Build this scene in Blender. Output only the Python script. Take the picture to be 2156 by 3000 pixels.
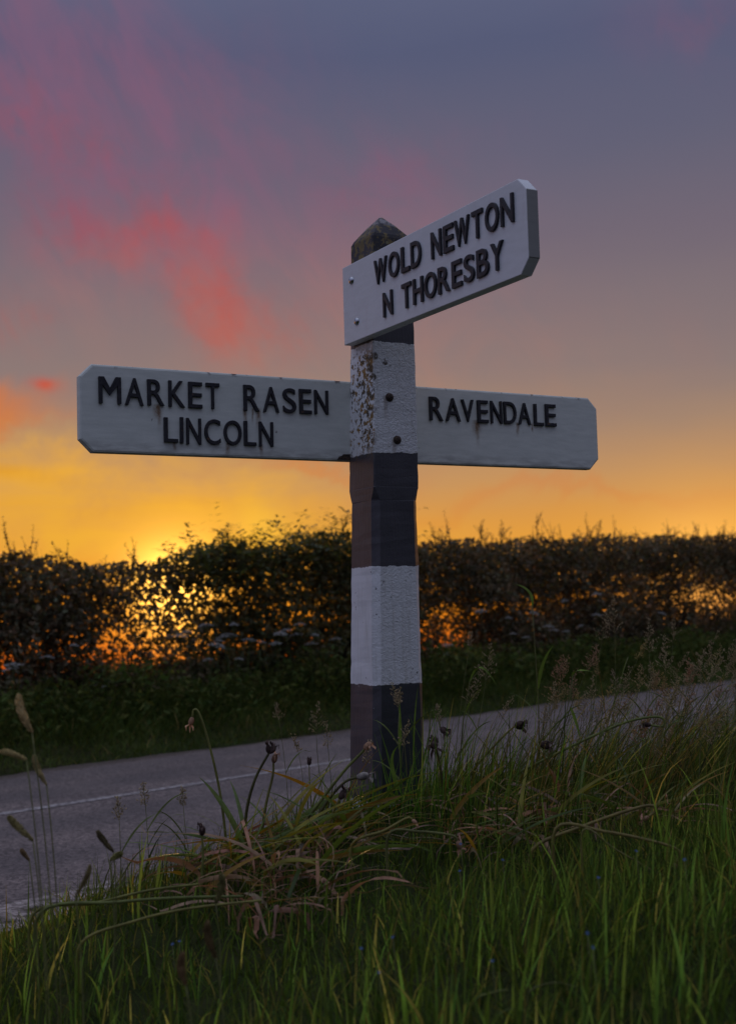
import bpy, bmesh, math, random
import numpy as np
from mathutils import Matrix, Vector

for _o in list(bpy.data.objects):
    bpy.data.objects.remove(_o, do_unlink=True)
SC = bpy.context.scene
COL = SC.collection
random.seed(7)
RNG = np.random.default_rng(11)

# ------------------------------------------------------------------ camera
H = 1.35                      # eye height over the carriageway
F_PX, PITCH, ROLL = 3784.1, 0.0730, 0.0281      # solved from the edges of the boards and the road
cam = bpy.data.cameras.new('camera')
cam_o = bpy.data.objects.new('camera', cam)
COL.objects.link(cam_o)
cam.sensor_fit = 'AUTO'
cam.sensor_width = 36.0
cam.lens = F_PX * 36.0 / 3000.0
cam.clip_start, cam.clip_end = 0.05, 20000
cam_o.matrix_world = (Matrix.Translation((0, 0, H)) @ Matrix.Rotation(math.pi / 2 + PITCH, 4, 'X')
                      @ Matrix.Rotation(-ROLL, 4, 'Z'))
cam.dof.use_dof = True
cam.dof.focus_distance = 4.1
cam.dof.aperture_fstop = 3.8
SC.camera = cam_o

SC.view_settings.view_transform = 'Standard'
SC.view_settings.look = 'None'
SC.view_settings.exposure = 0.0
SC.view_settings.gamma = 1.0
SC.render.engine = 'CYCLES'
SC.cycles.max_bounces = 6
SC.cycles.diffuse_bounces = 3
SC.cycles.transmission_bounces = 4
SC.cycles.sample_clamp_indirect = 3.0

SUN_AZ, SUN_EL = -0.145, math.radians(3.2)      # to the left of the view axis, just over the fields

# ------------------------------------------------------------------ node helper
class NT:
    def __init__(self, tree):
        self.t = tree
    def node(self, typ, **kw):
        n = self.t.nodes.new(typ)
        for k, v in kw.items():
            setattr(n, k, v)
        return n
    def put(self, sock, v):
        if v is None:
            return
        if hasattr(v, 'is_output'):
            self.t.links.new(v, sock)
        else:
            if sock.type == 'RGBA' and len(v) == 3:
                v = (*v, 1.0)
            sock.default_value = v
    def m(self, op, a, b=None, c=None, clamp=False):
        n = self.node('ShaderNodeMath', operation=op, use_clamp=clamp)
        for i, v in enumerate((a, b, c)):
            self.put(n.inputs[i], v)
        return n.outputs[0]
    def vm(self, op, a, b=None):
        n = self.node('ShaderNodeVectorMath', operation=op)
        self.put(n.inputs[0], a)
        self.put(n.inputs[1], b)
        return n.outputs[0]
    def sep(self, v):
        n = self.node('ShaderNodeSeparateXYZ')
        self.put(n.inputs[0], v)
        return n.outputs
    def comb(self, x, y, z):
        n = self.node('ShaderNodeCombineXYZ')
        for i, v in enumerate((x, y, z)):
            self.put(n.inputs[i], v)
        return n.outputs[0]
    def ss(self, v, a, b, to0=0.0, to1=1.0):
        n = self.node('ShaderNodeMapRange', interpolation_type='SMOOTHSTEP')
        self.put(n.inputs[0], v)
        for i, q in enumerate((a, b, to0, to1)):
            self.put(n.inputs[1 + i], q)
        return n.outputs[0]
    def mix(self, f, a, b, blend='MIX'):
        n = self.node('ShaderNodeMix', data_type='RGBA', blend_type=blend)
        self.put(n.inputs[0], f)
        self.put(n.inputs[6], a)
        self.put(n.inputs[7], b)
        return n.outputs[2]
    def noise(self, vec, scale, detail=4.0, rough=0.55, dist=0.0):
        n = self.node('ShaderNodeTexNoise')
        self.put(n.inputs['Vector'], vec)
        n.inputs['Scale'].default_value = scale
        n.inputs['Detail'].default_value = detail
        n.inputs['Roughness'].default_value = rough
        n.inputs['Distortion'].default_value = dist
        return n.outputs['Fac']
    def voro(self, vec, scale, out='Distance', rnd=1.0):
        n = self.node('ShaderNodeTexVoronoi')
        self.put(n.inputs['Vector'], vec)
        n.inputs['Scale'].default_value = scale
        n.inputs['Randomness'].default_value = rnd
        return n.outputs[out]
    def bump(self, h, strength=0.4, dist=0.01):
        n = self.node('ShaderNodeBump')
        n.inputs['Strength'].default_value = strength
        n.inputs['Distance'].default_value = dist
        self.put(n.inputs['Height'], h)
        return n.outputs[0]

def lin(r, g, b):
    f = lambda c: (c / 255 / 12.92) if c / 255 <= 0.04045 else ((c / 255 + 0.055) / 1.055) ** 2.4
    return (f(r), f(g), f(b), 1.0)

# ------------------------------------------------------------------ sky
def build_sky():
    w = bpy.data.worlds.new('World')
    SC.world = w
    w.use_nodes = True
    t = w.node_tree
    t.nodes.clear()
    N = NT(t)
    tc = N.node('ShaderNodeTexCoord')
    d = tc.outputs['Generated']
    x, y, z = N.sep(d)
    az = N.m('ARCTAN2', x, y)
    el = N.m('ARCSINE', z)
    # slow wobble so that no band is ruled straight
    wob = N.noise(N.comb(N.m('MULTIPLY', az, 2.0), N.m('MULTIPLY', el, 7.0), 0.3), 2.2, 3.0)
    el_w = N.m('ADD', el, N.m('MULTIPLY', N.m('SUBTRACT', wob, 0.5), 0.035))
    pos = N.m('MULTIPLY', N.m('ADD', el_w, 0.2), 1 / 1.8, clamp=True)
    def ramp(stops):
        r = N.node('ShaderNodeValToRGB')
        e = r.color_ramp.elements
        while len(e) > 1:
            e.remove(e[-1])
        for i, (p, c) in enumerate(stops):
            q = e[0] if i == 0 else e.new((p + 0.2) / 1.8)
            q.position = (p + 0.2) / 1.8
            q.color = c
        N.put(r.inputs[0], pos)
        return r.outputs[0]
    front = ramp([(-0.2, lin(24, 18, 14)), (-0.075, lin(130, 45, 18)), (-0.035, lin(205, 88, 22)), (0.0, lin(236, 140, 28)),
                  (0.045, lin(229, 157, 58)), (0.073, lin(215, 150, 72)), (0.100, lin(195, 145, 94)),
                  (0.137, lin(163, 132, 110)), (0.177, lin(140, 121, 117)), (0.230, lin(126, 112, 117)),
                  (0.277, lin(114, 103, 116)), (0.34, lin(99, 97, 117)), (0.417, lin(85, 90, 118)),
                  (0.62, lin(112, 118, 146)), (0.95, lin(172, 178, 200)), (1.5, lin(188, 192, 212))])
    back = ramp([(-0.2, lin(16, 16, 18)), (-0.02, lin(60, 56, 72)), (0.03, lin(96, 92, 116)), (0.15, lin(104, 102, 128)),
                 (0.4, lin(112, 118, 148)), (0.8, lin(158, 166, 196)), (1.5, lin(188, 192, 212))])
    # unseen eastern half made brighter on the left, to light the left-turned faces
    side = N.ss(x, -0.75, 0.75, 1.30, 0.92)
    back = N.mix(1.0, back, N.comb(side, side, side), 'MULTIPLY')
    fb = N.ss(y, 0.80, 0.0)
    col = N.mix(fb, front, back)

    def px(xp, yp):                         # a direction of the sky, read once off the photo
        X, Y = xp * 1.3227 - 1078, yp * 1.3227 - 1500
        a, b = X - ROLL * Y, ROLL * X + Y
        dx, dy, dz = a / F_PX, 1.0, -b / F_PX
        yy, zz = dy * math.cos(PITCH) - dz * math.sin(PITCH), dy * math.sin(PITCH) + dz * math.cos(PITCH)
        return math.atan2(dx, yy), math.atan2(zz, math.hypot(dx, yy))
    K = 1 / 2861.0
    n1 = N.noise(N.comb(az, el, 0.0), 7.0, 5.0, 0.6, 0.6)
    n2 = N.noise(N.comb(az, el, 4.0), 9.0, 5.0, 0.6, 0.4)
    azw = N.m('ADD', az, N.m('MULTIPLY', N.m('SUBTRACT', n1, 0.5), 0.17))
    elw = N.m('ADD', el, N.m('MULTIPLY', N.m('SUBTRACT', n2, 0.5), 0.15))
    azs = N.m('ADD', az, N.m('MULTIPLY', N.m('SUBTRACT', n1, 0.5), 0.05))
    els = N.m('ADD', el, N.m('MULTIPLY', N.m('SUBTRACT', n2, 0.5), 0.025))
    def blob(xp, yp, rx, ry, rot, s, small=False):
        a0, e0 = px(xp, yp)
        da = N.m('SUBTRACT', azs if small else azw, a0)
        de = N.m('SUBTRACT', els if small else elw, e0)
        c, sn = math.cos(rot), math.sin(rot)
        p = N.m('MULTIPLY', N.m('ADD', N.m('MULTIPLY', da, c), N.m('MULTIPLY', de, sn)), 1 / (rx * K))
        q = N.m('MULTIPLY', N.m('SUBTRACT', N.m('MULTIPLY', de, c), N.m('MULTIPLY', da, sn)), 1 / (ry * K))
        r2 = N.m('ADD', N.m('MULTIPLY', p, p), N.m('MULTIPLY', q, q))
        g = N.m('POWER', 2.718, N.m('MULTIPLY', r2, -1.0))
        return N.m('MULTIPLY', g, s)
    def total(lst):
        o = None
        for b in lst:
            g = blob(*b)
            o = g if o is None else N.m('ADD', o, g)
        return o
    fine = N.noise(N.comb(N.m('MULTIPLY', az, 0.9), el, 2.0), 20.0, 5.0, 0.6, 0.8)
    pink = total([(40, 270, 190, 110, -0.6, 0.75), (170, 430, 180, 90, -0.5, 0.65), (330, 490, 150, 90, -0.5, 0.8), (60, 60, 300, 160, -0.3, 0.22),
                  (400, 610, 190, 100, -0.75, 0.75), (470, 670, 100, 70, -0.4, 0.5), (640, 700, 170, 60, 0.2, 0.45),
                  (840, 420, 120, 60, 0.4, 0.45), (560, 330, 300, 110, -0.2, 0.22), (1600, 40, 110, 50, 0, 0.28), (20, 700, 90, 70, 0, 0.5),
                  (430, 230, 130, 120, -1.0, 0.22)])
    wisp = N.noise(N.comb(N.m('MULTIPLY', az, 1.4), N.m('ADD', el, N.m('MULTIPLY', az, 0.8)), 5.0), 34.0, 6.0, 0.62, 1.0)
    pink = N.m('MULTIPLY', pink, N.m('MULTIPLY', N.ss(fine, 0.25, 0.72, 0.35, 1.25), N.ss(wisp, 0.32, 0.68, 0.5, 1.35)))
    col = N.mix(N.m('MULTIPLY', pink, 0.56, clamp=True), col, N.mix(N.ss(el, 0.17, 0.32), lin(178, 96, 84), lin(140, 84, 102)))
    wash = total([(150, 150, 420, 260, -0.5, 0.75), (520, 480, 420, 200, -0.45, 0.6), (250, 620, 330, 150, -0.4, 0.5), (860, 520, 260, 150, 0.3, 0.45), (1000, 760, 500, 120, 0.0, 0.3), (1560, 40, 200, 90, 0.0, 0.22)])
    wash = N.m('MULTIPLY', wash, N.ss(N.noise(N.comb(N.m('MULTIPLY', az, 1.2), N.m('ADD', el, N.m('MULTIPLY', az, 0.7)), 9.0), 11.0, 6.0, 0.62, 0.9), 0.32, 0.68, 0.25, 1.1))
    col = N.mix(N.m('MULTIPLY', wash, 0.62, clamp=True), col, N.mix(N.ss(el, 0.16, 0.34), lin(182, 124, 104), lin(134, 92, 118)))
    hot = total([(455, 660, 80, 60, -0.3, 0.36), (330, 500, 110, 55, -0.5, 0.3), (250, 560, 60, 40, -0.5, 0.2), (440, 730, 60, 30, 0, 0.28), (108, 857, 27, 14, -0.15, 1.0, True)])
    col = N.mix(N.m('MULTIPLY', hot, N.ss(fine, 0.2, 0.6), clamp=True), col, lin(190, 84, 72))
    streak = N.noise(N.comb(N.m('MULTIPLY', az, 3.0), N.m('MULTIPLY', el, 30.0), 1.0), 2.4, 5.0, 0.55, 0.5)
    amber = total([(10, 960, 130, 45, 0.3, 0.8), (40, 1000, 170, 30, 0.25, 0.5), (680, 1030, 170, 18, -0.03, 0.5), (1200, 1120, 400, 26, 0.0, 0.3)])
    col = N.mix(N.m('MULTIPLY', amber, 0.8, clamp=True), col, lin(212, 112, 50))
    dusk = total([(0, 1042, 90, 22, -0.1, 0.8, True), (90, 1065, 130, 16, -0.15, 0.5, True), (400, 1125, 190, 26, 0.03, 0.55, True), (60, 1120, 120, 16, 0, 0.4, True)])
    col = N.mix(N.m('MULTIPLY', dusk, N.ss(streak, 0.3, 0.6), clamp=True), col, lin(196, 124, 38))
    sunside = total([(230, 1130, 420, 100, 0.0, 0.9), (560, 1185, 280, 60, 0.0, 0.5)])
    col = N.mix(N.m('MULTIPLY', sunside, N.ss(streak, 0.1, 0.75, 0.55, 1.0), clamp=True), col, lin(236, 171, 54))
    # glow round the hidden sun, behind the hedge
    def glow(xp, yp, r, c):
        a0, e0 = px(xp, yp)
        da = N.m('SUBTRACT', az, a0)
        de = N.m('SUBTRACT', el, e0)
        r2 = N.m('ADD', N.m('MULTIPLY', da, da), N.m('MULTIPLY', de, de))
        g = N.m('POWER', 2.718, N.m('MULTIPLY', r2, -1.0 / (r * K) ** 2))
        v = N.node('ShaderNodeVectorMath', operation='SCALE')
        N.put(v.inputs[0], c)
        N.put(v.inputs['Scale'], g)
        return v.outputs[0]
    for g in (glow(420, 1330, 150, (0.50, 0.22, 0.02)), glow(385, 1310, 78, (2.8, 1.6, 0.3)), glow(578, 1168, 60, (0.10, 0.09, 0.0)), glow(1570, 1330, 170, (0.45, 0.27, 0.08))):
        col = N.vm('ADD', col, g)
    bg = N.node('ShaderNodeBackground')
    N.put(bg.inputs[0], col)
    bg.inputs[1].default_value = 1.0
    # physical twilight sky, faint, over the painted cloud colours
    nish = N.node('ShaderNodeTexSky', sky_type='NISHITA')
    nish.sun_disc = False
    nish.sun_elevation = SUN_EL
    nish.sun_rotation = SUN_AZ
    bg2 = N.node('ShaderNodeBackground')
    N.put(bg2.inputs[0], nish.outputs[0])
    bg2.inputs[1].default_value = 0.0008
    add = N.node('ShaderNodeAddShader')
    t.links.new(bg.outputs[0], add.inputs[0])
    t.links.new(bg2.outputs[0], add.inputs[1])
    out = N.node('ShaderNodeOutputWorld')
    t.links.new(add.outputs[0], out.inputs[0])
build_sky()

sun = bpy.data.lights.new('sun', 'SUN')
sun.energy = 2.0
sun.angle = math.radians(0.5)
sun.color = (1.0, 0.50, 0.20)
sun_o = bpy.data.objects.new('sun', sun)
COL.objects.link(sun_o)
_sd = Vector((math.sin(SUN_AZ) * math.cos(SUN_EL), math.cos(SUN_AZ) * math.cos(SUN_EL), math.sin(SUN_EL)))
sun_o.rotation_euler = _sd.to_track_quat('Z', 'Y').to_euler()

# ------------------------------------------------------------------ places
PHI = 0.7361
RD = np.array([math.sin(PHI), math.cos(PHI), 0.0])      # along the road
RN = np.array([-math.cos(PHI), math.sin(PHI), 0.0])     # across the road, away from the viewer
Q_NEAR, Q_LINE, Q_FAR = 5.32, 7.93, 9.85

def ray(xp, yp):
    """direction (per metre of depth) seen at a place of the 1630 px wide photo"""
    X, Y = xp * 1.3227 - 1078, yp * 1.3227 - 1500
    a, b = X - ROLL * Y, ROLL * X + Y
    d = np.array([a / F_PX, 1.0, -b / F_PX])
    cp, sp = math.cos(PITCH), math.sin(PITCH)
    v = np.array([d[0], d[1] * cp - d[2] * sp, d[1] * sp + d[2] * cp])
    return v / v[1]

def at(xp, yp, depth):
    return np.array([0, 0, H]) + ray(xp, yp) * depth

def at_q(xp, yp, q):
    r = ray(xp, yp)
    return np.array([0, 0, H]) + r * (q / (r @ RN))

def sq(s, q, z=0.0):
    return RD * s + RN * q + np.array([0, 0, z])

def sstep(a, b, x):
    t = np.clip((np.asarray(x, float) - a) / (b - a), 0, 1)
    return t * t * (3 - 2 * t)

POST = np.array([0.0474, 4.218])

def ground(x, y):
    x = np.asarray(x, float); y = np.asarray(y, float)
    s = x * RD[0] + y * RD[1]
    q = x * RN[0] + y * RN[1]
    base = 0.46 + 0.19 * sstep(1.2, 2.5, s) + 0.08 * sstep(2.2, 0.8, q)
    near = base * (1 - sstep(2.5, 4.4, q))
    near = near + 0.10 * np.exp(-((x - POST[0]) ** 2 + (y - POST[1]) ** 2) / 0.36)
    near = near + 0.03 * np.sin(x * 3.1 + 1.0) * np.cos(y * 2.7) * sstep(4.6, 3.6, q)
    near = np.where(q > 5.2, 0.0, near * sstep(5.3, 4.9, q))
    far = 0.20 * sstep(Q_FAR + 0.02, Q_FAR + 1.3, q) - 0.055 * np.maximum(q - 13.6, 0.0)
    und = 0.02 * np.sin(s * 1.3) * sstep(Q_FAR, Q_FAR + 1, q)
    return near + np.where(q > Q_FAR, far + und, -0.0) - 0.008 * ((q > Q_NEAR) & (q < Q_FAR))

# ------------------------------------------------------------------ object helpers
def tag(o, label=None, cat=None, group=None, kind=None):
    if label: o['label'] = label
    if cat: o['category'] = cat
    if group: o['group'] = group
    if kind: o['kind'] = kind
    elif cat: o['kind'] = 'thing'
    return o

def empty(name, loc, rz=0.0):
    o = bpy.data.objects.new(name, None)
    o.empty_display_size = 0.1
    o.location = loc
    o.rotation_euler = (0, 0, rz)
    COL.objects.link(o)
    return o

def link(name, me, mat, parent=None):
    o = bpy.data.objects.new(name, me)
    if mat is not None and not me.materials:
        me.materials.append(mat)
    COL.objects.link(o)
    if parent is not None:
        o.parent = parent
    return o

def np_mesh(name, verts, faces, cols=None, smooth=False):
    """verts (n,3); faces (m,k) with one k"""
    verts = np.ascontiguousarray(verts, dtype=np.float32)
    faces = np.ascontiguousarray(faces, dtype=np.int32)
    me = bpy.data.meshes.new(name)
    n, (m, k) = len(verts), faces.shape
    me.vertices.add(n)
    me.vertices.foreach_set('co', verts.ravel())
    me.loops.add(m * k)
    me.loops.foreach_set('vertex_index', faces.ravel())
    me.polygons.add(m)
    me.polygons.foreach_set('loop_start', np.arange(m, dtype=np.int32) * k)
    me.polygons.foreach_set('use_smooth', np.full(m, smooth, dtype=bool))
    if cols is not None:
        a = me.color_attributes.new('tint', 'FLOAT_COLOR', 'POINT')
        c = np.ones((n, 4), dtype=np.float32)
        c[:, :3] = cols
        a.data.foreach_set('color', c.ravel())
    me.update(calc_edges=True)
    me.validate()
    return me

class MB:
    """collects polygons of any size into one mesh"""
    def __init__(self):
        self.v, self.f, self.c = [], [], []
    def add(self, vs, fs, col=(1, 1, 1)):
        o = len(self.v)
        self.v += [tuple(map(float, p)) for p in vs]
        self.c += [col] * len(vs)
        self.f += [tuple(i + o for i in f) for f in fs]
    def tube(self, pts, rad, n=6, col=(1, 1, 1), cap=True):
        pts = [np.array(p, float) for p in pts]
        if not hasattr(rad, '__len__'):
            rad = [rad] * len(pts)
        ref = np.array([0.31, 0.52, 0.79])
        vs = []
        for i, p in enumerate(pts):
            d = pts[min(i + 1, len(pts) - 1)] - pts[max(i - 1, 0)]
            d = d / (np.linalg.norm(d) + 1e-9)
            a = np.cross(d, ref)
            if np.linalg.norm(a) < 0.2:
                a = np.cross(d, np.array([1.0, 0, 0]))
            a /= np.linalg.norm(a)
            b = np.cross(d, a)
            for k in range(n):
                t = 2 * math.pi * k / n
                vs.append(p + rad[i] * (a * math.cos(t) + b * math.sin(t)))
        fs = []
        for i in range(len(pts) - 1):
            for k in range(n):
                k2 = (k + 1) % n
                fs.append((i * n + k, i * n + k2, (i + 1) * n + k2, (i + 1) * n + k))
        if cap:
            fs.append(tuple(range(n))[::-1])
            fs.append(tuple((len(pts) - 1) * n + k for k in range(n)))
        self.add(vs, fs, col)
    def strap(self, pts, wid, side, fold=0.25, col=(1, 1, 1)):
        """a leaf blade with a shallow keel along pts; side = horizontal direction of its width"""
        pts = [np.array(p, float) for p in pts]
        vs, fs = [], []
        side = np.array(side, float)
        for i, p in enumerate(pts):
            d = pts[min(i + 1, len(pts) - 1)] - pts[max(i - 1, 0)]
            d /= np.linalg.norm(d) + 1e-9
            s = side - d * (side @ d)
            s /= np.linalg.norm(s) + 1e-9
            nrm = np.cross(s, d)
            w = wid[i]
            vs += [p - s * w, p + nrm * w * fold, p + s * w]
        for i in range(len(pts) - 1):
            for k in (0, 1):
                a = i * 3 + k
                fs.append((a, a + 1, a + 4, a + 3))
        self.add(vs, fs, col)
    def blob(self, c, r, axis=(0, 0, 1), length=1.0, col=(1, 1, 1), n=6, rings=4):
        """small ellipsoid stretched along axis"""
        c = np.array(c, float); ax = np.array(axis, float); ax /= np.linalg.norm(ax) + 1e-9
        a = np.cross(ax, (0.3, 0.5, 0.81)); a /= np.linalg.norm(a) + 1e-9
        b = np.cross(ax, a)
        vs = [c - ax * r * length]
        for i in range(1, rings):
            t = math.pi * i / rings
            for k in range(n):
                u = 2 * math.pi * k / n
                vs.append(c - ax * r * length * math.cos(t) + r * math.sin(t) * (a * math.cos(u) + b * math.sin(u)))
        vs.append(c + ax * r * length)
        fs = [(0, 1 + (k + 1) % n, 1 + k) for k in range(n)]
        for i in range(rings - 2):
            for k in range(n):
                k2 = (k + 1) % n
                fs.append((1 + i * n + k, 1 + i * n + k2, 1 + (i + 1) * n + k2, 1 + (i + 1) * n + k))
        L = len(vs) - 1
        o = 1 + (rings - 2) * n
        fs += [(L, o + k, o + (k + 1) % n) for k in range(n)]
        self.add(vs, fs, col)
    def mesh(self, name, smooth=True):
        me = bpy.data.meshes.new(name)
        me.from_pydata(self.v, [], self.f)
        a = me.color_attributes.new('tint', 'FLOAT_COLOR', 'POINT')
        c = np.ones((len(self.v), 4), dtype=np.float32)
        c[:, :3] = np.array(self.c, dtype=np.float32).reshape(-1, 3)
        a.data.foreach_set('color', c.ravel())
        me.polygons.foreach_set('use_smooth', np.full(len(me.polygons), smooth, dtype=bool))
        me.update()
        return me
    def build(self, name, mat, parent=None, smooth=True):
        return link(name, self.mesh(name, smooth), mat, parent)

# ------------------------------------------------------------------ materials
def mat(name):
    m = bpy.data.materials.new(name)
    m.use_nodes = True
    m.node_tree.nodes.clear()
    N = NT(m.node_tree)
    out = N.node('ShaderNodeOutputMaterial')
    return m, N, out

def principled(N, out, col, rough=0.6, spec=0.4, metal=0.0, normal=None):
    p = N.node('ShaderNodeBsdfPrincipled')
    N.put(p.inputs['Base Color'], col)
    N.put(p.inputs['Roughness'], rough)
    p.inputs['Metallic'].default_value = metal
    p.inputs['Specular IOR Level'].default_value = spec
    if normal is not None:
        N.put(p.inputs['Normal'], normal)
    if out is not None:
        N.t.links.new(p.outputs[0], out.inputs[0])
    return p

def leaf_mat(name, base, trans, rough=0.55, tfac=0.4, var=0.35, scale=3.0, spec=0.3):
    """thin leaf: reflects and lets light through; hue comes from the mesh's own tint"""
    m, N, out = mat(name)
    at_ = N.node('ShaderNodeVertexColor', layer_name='tint')
    geo = N.node('ShaderNodeNewGeometry')
    nz = N.noise(geo.outputs['Position'], scale, 3.0)
    v = N.ss(nz, 0.3, 0.7, 1 - var, 1 + var)
    b = N.mix(1.0, base, at_.outputs['Color'], 'MULTIPLY')
    b = N.mix(1.0, b, N.comb(v, v, v), 'MULTIPLY')
    tcol = N.mix(1.0, trans, at_.outputs['Color'], 'MULTIPLY')
    p = principled(N, None, b, rough, spec)
    tr = N.node('ShaderNodeBsdfTranslucent')
    N.put(tr.inputs[0], tcol)
    mx = N.node('ShaderNodeMixShader')
    mx.inputs[0].default_value = tfac
    N.t.links.new(p.outputs[0], mx.inputs[1])
    N.t.links.new(tr.outputs[0], mx.inputs[2])
    N.t.links.new(mx.outputs[0], out.inputs[0])
    return m

M_GRASS = leaf_mat('grass_blade', (0.076, 0.118, 0.026), (0.22, 0.32, 0.045), 0.6, 0.5, 0.35, 6.0, 0.12)
M_FARGRASS = leaf_mat('far_grass', (0.075, 0.100, 0.030), (0.09, 0.13, 0.02), 0.7, 0.35, 0.4, 1.5, 0.1)
M_LEAF = leaf_mat('hedge_leaf', (0.125, 0.112, 0.074), (0.17, 0.13, 0.035), 0.5, 0.35, 0.4, 1.2, 0.2)
M_ELDER = leaf_mat('bush_leaf', (0.105, 0.115, 0.060), (0.16, 0.15, 0.03), 0.5, 0.4, 0.3, 2.0, 0.25)
M_STRAP = leaf_mat('strap_leaf', (0.17, 0.165, 0.040), (0.30, 0.25, 0.03), 0.5, 0.4, 0.3, 14.0, 0.3)
M_DRY = leaf_mat('dry_leaf', (0.30, 0.185, 0.115), (0.42, 0.20, 0.07), 0.7, 0.3, 0.4, 25.0, 0.15)
M_STEM = leaf_mat('green_stem', (0.15, 0.155, 0.050), (0.16, 0.15, 0.02), 0.55, 0.15, 0.3, 20.0, 0.3)
M_SEED = leaf_mat('seed_head', (0.42, 0.34, 0.20), (0.5, 0.36, 0.14), 0.8, 0.35, 0.3, 60.0, 0.1)
M_POD = leaf_mat('dead_pod', (0.055, 0.036, 0.030), (0.08, 0.04, 0.02), 0.8, 0.1, 0.5, 60.0, 0.15)
M_PALEPOD = leaf_mat('pale_pod', (0.32, 0.29, 0.25), (0.25, 0.2, 0.12), 0.7, 0.2, 0.5, 60.0, 0.2)
M_UMBEL = leaf_mat('umbel_white', (0.50, 0.50, 0.46), (0.32, 0.32, 0.28), 0.8, 0.3, 0.15, 60.0, 0.1)
M_BLUE = leaf_mat('blue_petal', (0.07, 0.13, 0.28), (0.06, 0.12, 0.25), 0.6, 0.3, 0.1, 60.0, 0.2)
M_LILAC = leaf_mat('lilac_petal', (0.24, 0.20, 0.34), (0.2, 0.17, 0.3), 0.6, 0.3, 0.1, 60.0, 0.2)

def bark_mat():
    m, N, out = mat('bark')
    tc = N.node('ShaderNodeTexCoord')
    n = N.noise(tc.outputs['Object'], 18.0, 5.0)
    c = N.mix(n, (0.022, 0.017, 0.013), (0.060, 0.048, 0.038))
    principled(N, out, c, 0.9, 0.1, normal=N.bump(n, 0.6, 0.01))
    return m
M_BARK = bark_mat()

def ground_mat():
    m, N, out = mat('verge_soil')
    geo = N.node('ShaderNodeNewGeometry')
    P = geo.outputs['Position']
    n = N.noise(P, 9.0, 6.0)
    n2 = N.noise(P, 0.4, 4.0)
    c = N.mix(N.ss(n, 0.35, 0.7), (0.018, 0.020, 0.008), (0.050, 0.042, 0.020))
    c = N.mix(N.ss(n2, 0.4, 0.6, 0.2, 0.8), c, (0.030, 0.042, 0.012))
    principled(N, out, c, 0.95, 0.05, normal=N.bump(n, 0.7, 0.03))
    return m

def road_mat():
    m, N, out = mat('asphalt')
    geo = N.node('ShaderNodeNewGeometry')
    P = geo.outputs['Position']
    q = N.m('ADD', N.m('MULTIPLY', N.sep(P)[0], float(RN[0])), N.m('MULTIPLY', N.sep(P)[1], float(RN[1])))
    stone = N.voro(P, 62.0, 'Color')
    sv = N.sep(stone)[0]
    vd = N.voro(P, 62.0)
    pt = N.noise(P, 0.9, 5.0, 0.6)
    grit = N.noise(P, 38.0, 4.0, 0.7)
    c = N.mix(sv, (0.075, 0.058, 0.052), (0.330, 0.258, 0.232))
    c = N.mix(N.ss(pt, 0.35, 0.65), c, N.mix(sv, (0.060, 0.047, 0.044), (0.225, 0.178, 0.163)))
    c = N.mix(N.m('MULTIPLY', N.ss(grit, 0.52, 0.72), 0.6), c, (0.03, 0.026, 0.025))
    mott = N.noise(P, 13.0, 5.0, 0.7)
    c = N.mix(N.m('MULTIPLY', N.ss(mott, 0.48, 0.70), 0.45), c, (0.055, 0.045, 0.042))
    # worn wheel tracks and a dirty margin along the far verge
    for qc in (6.25, 7.25, 8.6, 9.35):
        d = N.m('ABSOLUTE', N.m('SUBTRACT', q, qc))
        c = N.mix(N.m('MULTIPLY', N.ss(d, 0.42, 0.05), 0.32), c, (0.090, 0.078, 0.077))
    mud = N.m('MULTIPLY', N.ss(N.m('ADD', q, N.m('MULTIPLY', N.m('SUBTRACT', N.noise(P, 2.5, 5.0), 0.5), 0.5)), Q_FAR - 0.30, Q_FAR - 0.05), 0.75)
    c = N.mix(mud, c, (0.060, 0.042, 0.028))
    h = N.m('ADD', N.m('MULTIPLY', vd, -1.0), N.m('MULTIPLY', grit, 0.8))
    principled(N, out, c, 0.72, 0.35, normal=N.bump(h, 0.9, 0.008))
    return m

def paint_line_mat():
    m, N, out = mat('road_paint')
    geo = N.node('ShaderNodeNewGeometry')
    P = geo.outputs['Position']
    n = N.noise(P, 26.0, 5.0, 0.65)
    n2 = N.noise(P, 3.0, 4.0)
    f = N.m('MULTIPLY', N.ss(n, 0.43, 0.58), N.ss(n2, 0.2, 0.6, 0.65, 1.0))
    c = N.mix(f, (0.15, 0.125, 0.12), (0.46, 0.42, 0.40))
    principled(N, out, c, 0.7, 0.3, normal=N.bump(n, 0.5, 0.004))
    return m

def gravel_mat():
    m, N, out = mat('road_margin')
    geo = N.node('ShaderNodeNewGeometry')
    P = geo.outputs['Position']
    n = N.voro(P, 40.0, 'Color')
    k = N.noise(P, 5.0, 5.0)
    c = N.mix(N.sep(n)[0], (0.16, 0.13, 0.115), (0.46, 0.39, 0.36))
    c = N.mix(N.ss(k, 0.45, 0.62), c, (0.05, 0.042, 0.030))
    principled(N, out, c, 0.9, 0.2, normal=N.bump(N.voro(P, 40.0), 0.9, 0.01))
    return m

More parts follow.
